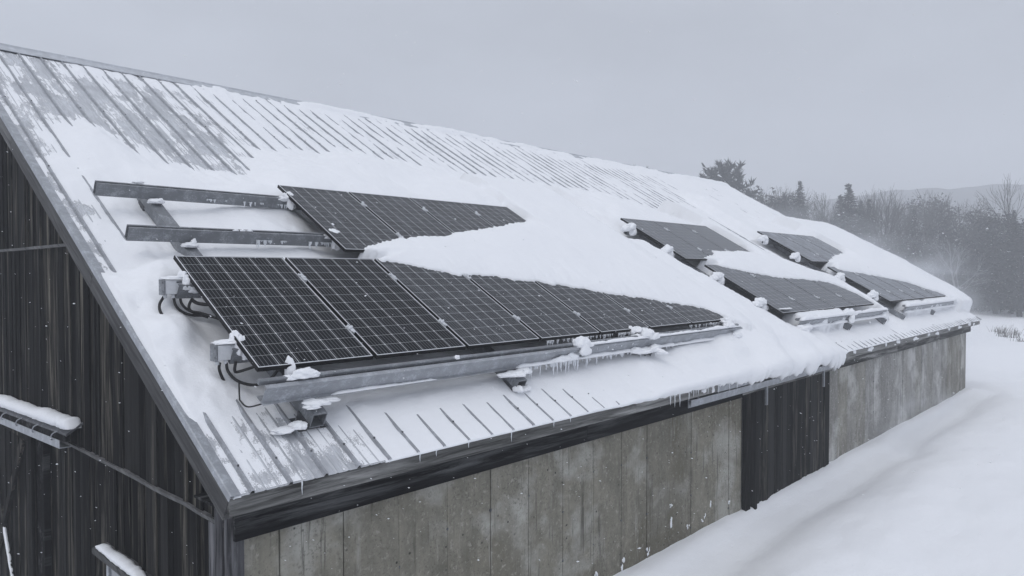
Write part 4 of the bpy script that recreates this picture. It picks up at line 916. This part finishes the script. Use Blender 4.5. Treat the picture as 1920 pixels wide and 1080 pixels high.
# ------------------------------------------------------------------ trees
def spruce(seed, snow=.03, rad=.30):
    r = random.Random(seed); tr = MB(); tr.tube([(0, 0, -.02), (0, 0, .5), (0, 0, .985)], [.013, .008, .001], 7); cr = MB(); N = 64
    for i in range(N):
        z = .07 + .92 * (i / N) ** .92; rr = rad * (1 - z) ** 1.0 * r.uniform(.86, 1.1) + .003
        for b in range(9):
            a = r.random() * 6.283; q_ = rr * r.uniform(.55, 1.25); dz = -.22 * q_ + r.uniform(-.02, .02); z = .07 + .92 * ((i + r.uniform(-.8, .8)) / N)
            for k in range(6):
                t = (k + .6) / 6; c = Vector((math.cos(a) * q_ * t, math.sin(a) * q_ * t, z + dz * t + .07 * q_ * t * t))
                for _ in range(3):
                    s = .026 * (1.15 - .5 * t) * (.40 + .75 * (1 - z)) * r.uniform(.6, 1.2); d1 = Vector((math.cos(a) + r.uniform(-.8, .8), math.sin(a) + r.uniform(-.8, .8), r.uniform(-.5, .15))).normalized() * s; d2 = Vector((r.uniform(-1, 1), r.uniform(-1, 1), r.uniform(-.5, .5))).normalized() * s * .45
                    cr.add([c - d2, c + d2, c + d1 * 1.3], [(0, 1, 2)], 1 if r.random() < snow else 0)
    return tr, cr, 'needle'
def pine(seed, ):
    r = random.Random(seed); tr = MB(); tr.tube([(0, 0, -.02), (.008, 0, .5), (0, .004, .93)], [.018, .012, .003], 7); cr = MB()
    for i in range(120):
        z = .36 + .58 * r.random(); a = r.random() * 6.283; ln = .22 * math.sqrt(max(.05, 1 - ((z - .55) / .45) ** 2)) * r.uniform(.7, 1.15); el = r.uniform(.25, 1.0)
        d = Vector((math.cos(a) * math.cos(el), math.sin(a) * math.cos(el), math.sin(el))); p0 = Vector((0, 0, z - .08)); tr.tube([p0, p0 + d * ln], [.004, .0015], 4)
        for k in range(5):
            c = p0 + d * ln * (.35 + .65 * k / 4)
            for _ in range(13):
                s = Vector((r.gauss(0, 1), r.gauss(0, 1), r.gauss(.6, .8))).normalized() * r.uniform(.025, .055); w = s.cross(Vector((r.random(), r.random(), r.random()))).normalized() * .008
                cr.add([c - w, c + w, c + s + d * .012], [(0, 1, 2)], 1 if r.random() < .03 else 0)
    return tr, cr, 'needle'
def bush(seed, snow=.05):
    r = random.Random(seed); tr = MB(); cr = MB(); tr.tube([(0, 0, -.02), (.01, 0, .3), (0, .02, .75)], [.02, .014, .003], 6)
    for i in range(70):
        z = r.uniform(.06, .93); q_ = .26 * math.sqrt(max(0, 1 - ((z - .42) / .58) ** 2)) * math.sqrt(r.random()) * r.uniform(.75, 1.2); a = r.random() * 6.283; c0 = Vector((math.cos(a) * q_, math.sin(a) * q_, z)); tr.tube([(0, 0, max(.05, z - .15)), c0], [.004, .001], 3)
        for _ in range(46):
            c = c0 + Vector((r.gauss(0, .034), r.gauss(0, .034), r.gauss(0, .036))); d1 = Vector((r.gauss(0, 1), r.gauss(0, 1), r.gauss(0, .7))).normalized() * r.uniform(.014, .032); d2 = Vector((r.gauss(0, 1), r.gauss(0, 1), r.gauss(0, 1))).normalized() * .009
            cr.add([c - d2, c + d2, c + d1], [(0, 1, 2)], 1 if r.random() < snow else 0)
    return tr, cr, 'thicket'
def bare(seed, depth=6, thick=.016, spread=.42):
    r = random.Random(seed); tr = MB(); cr = MB()
    def grow(p, d, ln, rad, lev):
        q_ = p + d * ln; m = p + d * ln * .5 + Vector((r.uniform(-1, 1), r.uniform(-1, 1), 0)) * ln * .06
        (tr if lev < 2 else cr).tube([p, m, q_], [rad, rad * .85, rad * .68], 6 if lev < 2 else (4 if lev < 4 else 3), cap=False)
        if lev >= depth: return
        for k in range(3 if lev < 5 else 2):
            v = Vector((r.gauss(0, 1), r.gauss(0, 1), r.gauss(0, .6))); v = (v - d * v.dot(d)).normalized(); sp = spread * r.uniform(.55, 1.35) * (.45 if k == 0 else 1.15)
            grow(q_ if k == 0 or r.random() < .5 else p + d * ln * r.uniform(.45, .95), (d + v * sp + Vector((0, 0, .10))).normalized(), ln * r.uniform(.66, .86), rad * (.7 if k == 0 else .5), lev + 1)
    grow(Vector((0, 0, -.02)), Vector((r.uniform(-.04, .04), r.uniform(-.04, .04), 1)).normalized(), .27, thick, 0)
    zm = max(v[2] for v in tr.v + cr.v); 
    for b in (tr, cr): b.v = [tuple(c / zm for c in v) for v in b.v]
    return tr, cr, 'twig'
TREE = {}
def tree_mesh(kind, var):
    key = (kind, var)
    if key in TREE: return TREE[key]
    s = {'spruce': 10, 'pine': 20, 'bush': 30, 'bare': 40, 'birch': 50}[kind] + var
    tr, cr, m = spruce(s) if kind == 'spruce' else pine(s) if kind == 'pine' else bush(s, .004 + .03 * (var == 2)) if kind == 'bush' else bare(s) if kind == 'bare' else bare(s, 5, .017, .6)
    a = tr.build('trunk', 'birch' if kind == 'birch' else 'bark'); c = cr.build('crown', [('birch' if kind == 'birch' else m), 'snow'])
    TREE[key] = (a.data, c.data); bpy.data.objects.remove(a); bpy.data.objects.remove(c)
    return TREE[key]
NAME = {'spruce': 'spruce_tree', 'pine': 'pine_tree', 'bush': 'thicket_tree', 'bare': 'bare_tree', 'birch': 'birch_tree'}
def tree(kind, x, y, h, label, group, var=None, wide=1.0):
    rt = empty(NAME[kind], (x, y, GZ + .05), (0, 0, random.random() * 6.28)); rt.scale = (h * wide, h * wide, h); tag(rt, label, 'tree', group)
    a, c = tree_mesh(kind, random.randrange(4) if var is None else var)
    for nm, me in (('trunk', a), ('crown', c)):
        o = bpy.data.objects.new(nm, me); COL.objects.link(o); o.parent = rt
TG = 'trees of the hazy treeline'
for kd, x, y, h, lb, wd in [
 ('pine', 68.7, 30.8, 16.4, 'round topped dark pine rising just behind the far end of the ridge', .95),
 ('pine', 65.5, 40.1, 16.3, 'small faint tree top peeking over the middle of the roof ridge', 1.0),
 ('spruce', 78.1, 26.6, 14.1, 'narrow pointed spruce in the haze right of the round pine', 1.0),
 ('spruce', 77.6, 21.3, 13.2, 'broad pointed spruce standing clear above the far roof slope', 1.5),
 ('bare', 89.0, 20.8, 13.8, 'wide bare tree directly right of the broad spruce', 1.1),
 ('bare', 94.7, 20.6, 13.9, 'thin bare tree behind the wide bare tree', 1.0),
 ('bare', 90.0, 16.9, 13.6, 'bare tree with a rounded crown left of the open hill view', 1.0),
 ('spruce', 86.8, 17.3, 10.9, 'short dark spruce in front of the round crowned bare tree', 1.0),
 ('bare', 83.4, 12.1, 12.0, 'bare fan shaped tree standing alone before the distant hill', 1.0),
 ('bush', 84.8, 13.6, 11.1, 'dark evergreen at the left foot of the fan shaped bare tree', 1.0),
 ('bush', 88.1, 11.5, 11.1, 'dark evergreen at the right foot of the fan shaped bare tree', 1.05),
 ('bush', 76.4, 7.9, 9.3, 'bulky snow flecked evergreen near the right edge', 1.3),
 ('bush', 73.0, 5.6, 8.6, 'dark evergreen at the extreme right edge above the field', 1.4),
 ('spruce', 86.8, 8.5, 10.0, 'spruce behind the bulky snow flecked evergreen', 1.2),
 ('bare', 80.1, 6.9, 13.2, 'tall bare tree towering at the right edge', 1.0),
 ('birch', 67.1, 9.1, 6.6, 'snow plastered young birch in front of the dark evergreens', 1.1),
 ('bush', 80.4, 9.5, 7.5, 'low snow dusted evergreen behind the young birch', 1.3)]:
    tree(kd, x, y, h, lb, TG, wide=wd)
SH = {'spruce': 'faint spruce blurred by haze among the back row of trees', 'bush': 'faint dense tree blurred by haze in the back row', 'bare': 'faint leafless tree blurred by haze in the back row'}
for kd, x, y, h in [('spruce', 77.7, 46.6, 15.9), ('bare', 83.3, 43.2, 15.9), ('spruce', 84.5, 31.0, 13.6), ('bare', 82.0, 30.2, 14.4), ('spruce', 88.0, 25.6, 13.3), ('bare', 79.5, 23.6, 12.9), ('spruce', 86.0, 22.6, 12.2), ('bare', 84.0, 18.9, 13.3), ('spruce', 80.0, 9.0, 9.3), ('bare', 81.5, 10.4, 10.6), ('spruce', 77.0, 6.7, 9.6), ('bare', 84.7, 36.7, 15.1), ('bare', 80.6, 33.7, 14.0), ('bush', 84.1, 34.5, 15.2), ('bare', 88.1, 35.1, 14.9), ('bare', 92.2, 35.7, 14.7), ('bare', 90.0, 34.0, 15.0), ('bush', 79.4, 28.6, 12.9), ('bare', 82.7, 27.2, 12.7), ('bare', 95.8, 30.7, 14.4), ('bare', 90.7, 27.3, 13.0), ('bare', 84.6, 24.4, 11.9), ('bare', 101.3, 27.2, 13.4), ('spruce', 83.7, 21.1, 12.1), ('bare', 89.1, 21.8, 13.2), ('bare', 96.9, 22.2, 13.2), ('bare', 92.6, 19.3, 13.1), ('bush', 102.4, 19.4, 13.9), ('bush', 103.2, 18.3, 10.9), ('bare', 109.3, 18.0, 10.6), ('bush', 91.4, 12.8, 9.4), ('spruce', 100.5, 12.9, 8.8), ('bush', 94.5, 10.3, 10.2), ('bare', 96.9, 9.6, 9.8), ('bush', 102.9, 9.1, 8.6), ('spruce', 113.0, 9.7, 10.2), ('spruce', 115.8, 8.9, 10.1), ('bare', 102.8, 5.7, 11.3)]:
    tree(kd, x, y, h, SH[kd], TG + ', back row ' + kd, wide=random.uniform(.9, 1.25))
for x, y, h in [(72.5, 23.3, 7.4), (77.0, 23.5, 7.6), (74.1, 20.8, 5.9), (79.6, 20.9, 7.2), (80.7, 19.7, 7.7), (84.1, 19.0, 7.9), (79.0, 16.0, 7.1), (78.0, 14.2, 5.5), (86.5, 14.7, 7.1), (89.6, 14.0, 6.7), (89.6, 12.8, 7.0), (84.4, 10.7, 7.6), (82.7, 9.1, 5.6), (84.1, 8.0, 6.5), (91.8, 7.4, 7.1), (90.1, 6.0, 5.7), (95.4, 5.5, 6.7)]:
    tree('bush', x, y, h, 'low dark thicket filling the foot of the hazy treeline', 'thickets at the foot of the treeline', wide=random.uniform(1.3, 1.8))

# dry weeds sticking out of the field snow
def weed(x, y, h, label, seed):
    r = random.Random(seed); mb = MB()
    for i in range(26):
        a = r.random() * 6.28; d = Vector((math.cos(a) * r.uniform(.1, .7), math.sin(a) * r.uniform(.1, .7), 1)).normalized(); p = Vector((r.gauss(0, .16), r.gauss(0, .16), -.06)); ln = h * r.uniform(.4, 1)
        mb.tube([p, p + d * ln * .6, p + d * ln + Vector((d.x, d.y, -.3)) * ln * .12], [.012, .008, .003], 4)
    tag(mb.build('dry_weed', 'weed', None, (x, y, GZ)), label, 'weed', 'dry weeds in the snowy field')
for i, (x, y, h) in enumerate([(52.5, 4.0, .5), (49.2, 3.1, .95), (50.6, 2.7, .7), (45.9, 1.8, .4), (48.2, 2.5, .6), (56.1, 6.7, .5), (51.5, 3.6, .6)]): weed(x, y, h, 'dry brown weed tuft standing in the far field beyond the barn corner', i)
for i, (x, y, h) in enumerate([(25.4, .1, .28), (26.2, .1, .22), (25.1, -.3, .18), (26.1, -.9, .24), (26.8, -1.0, .2)]): weed(x, y, h, 'twiggy weed tip poking from the snow at the far barn corner', 20 + i)

# ------------------------------------------------------------------ falling snow
def make_flakes():
    r = random.Random(77); mb = MB(); c0 = Vector(cam.location)
    f = Vector((math.cos(YAW), math.sin(YAW), 0)); rt = Vector((math.sin(YAW), -math.cos(YAW), 0))
    for i in range(7500):
        d = 2.2 + 17 * r.random() ** .75
        p = c0 + f * d + rt * r.uniform(-.95, .95) * d + Vector((0, 0, r.uniform(-.42, .42) * d))
        if p.y > 0.0 and p.z < p.y * math.tan(TH) + .15 and 0.05 < p.x < L: continue
        if p.z < GZ + .1: continue
        s = r.uniform(.0012, .0030) * (2.0 if r.random() < .07 else 1) * (1 + .03 * d); ax = (rt * 1.0 + Vector((0, 0, r.uniform(-.5, .2)))).normalized() * s * r.uniform(1.2, 2.4); b = f * s * .8; u = Vector((0, 0, s * r.uniform(.6, .9)))
        mb.add([p + ax, p - ax, p + b, p - b, p + u, p - u], [(0, 2, 4), (2, 1, 4), (1, 3, 4), (3, 0, 4), (2, 0, 5), (1, 2, 5), (3, 1, 5), (0, 3, 5)], 0, True)
    tag(mb.build('snowflakes', 'snow'), 'snowflakes blowing through the air around the barn', 'snowflakes', kind='stuff')
make_flakes()

# ------------------------------------------------------------------ haze
def make_haze():
    me = bpy.data.meshes.new('haze'); mb = MB(); mb.box(-415, 435, -415, 435, GZ - 2.0, 38.0)
    m = bpy.data.materials.new('blowing_snow_haze'); m.use_nodes = True; t = m.node_tree; t.nodes.clear()
    o = t.nodes.new('ShaderNodeOutputMaterial'); v = t.nodes.new('ShaderNodeVolumePrincipled')
    v.inputs['Color'].default_value = (.895, .915, .95, 1); v.inputs['Density'].default_value = .0047; v.inputs['Anisotropy'].default_value = .0
    t.links.new(v.outputs[0], o.inputs['Volume']); M['haze'] = m
    tag(mb.build('haze', 'haze'), 'pale snowy haze filling the air', 'haze', kind='stuff')
make_haze()

def make_plumes():
    m = bpy.data.materials.new('drifting_snow'); m.use_nodes = True; t = m.node_tree; t.nodes.clear()
    o = t.nodes.new('ShaderNodeOutputMaterial'); v = t.nodes.new('ShaderNodeVolumePrincipled')
    v.inputs['Color'].default_value = (.90, .925, .965, 1)
    tc = t.nodes.new('ShaderNodeTexCoord'); ln = t.nodes.new('ShaderNodeVectorMath'); ln.operation = 'LENGTH'
    n = t.nodes.new('ShaderNodeTexNoise'); n.inputs['Scale'].default_value = 2.2; n.inputs['Detail'].default_value = 4; n.inputs['Distortion'].default_value = .6
    f = t.nodes.new('ShaderNodeMapRange'); f.inputs[1].default_value = 1.0; f.inputs[2].default_value = .15
    g = t.nodes.new('ShaderNodeMapRange'); g.inputs[1].default_value = .44; g.inputs[2].default_value = .74; g.inputs[4].default_value = .6
    k = t.nodes.new('ShaderNodeMath'); k.operation = 'MULTIPLY'
    t.links.new(tc.outputs['Object'], ln.inputs[0]); t.links.new(tc.outputs['Object'], n.inputs['Vector'])
    t.links.new(ln.outputs['Value'], f.inputs[0]); t.links.new(n.outputs[0], g.inputs[0])
    t.links.new(f.outputs[0], k.inputs[0]); t.links.new(g.outputs[0], k.inputs[1]); t.links.new(k.outputs[0], v.inputs['Density'])
    t.links.new(v.outputs[0], o.inputs['Volume']); M['plume'] = m
    for (c, r, rz) in (((32, 9.5, 1.3), (8, 6, 3.5), .2), ((30, 4.0, -.4), (6, 4, 2.4), .3), ((24.5, 3.2, 1.2), (4.5, 3.6, 1.7), .1), ((15.5, -.5, -1.7), (3.6, .75, .7), 0)):
        mb = MB(); bm = bmesh.new(); bmesh.ops.create_icosphere(bm, subdivisions=3, radius=1)
        mb.add([tuple(x.co) for x in bm.verts], [tuple(x.index for x in q.verts) for q in bm.faces], 0, True); bm.free()
        ob = mb.build('drifting_snow', 'plume', None, c, (0, 0, rz)); ob.scale = r
        tag(ob, 'wisp of wind blown snow drifting beyond the far end of the barn roof', 'blowing snow', 'wisps of blowing snow', 'stuff')
make_plumes()
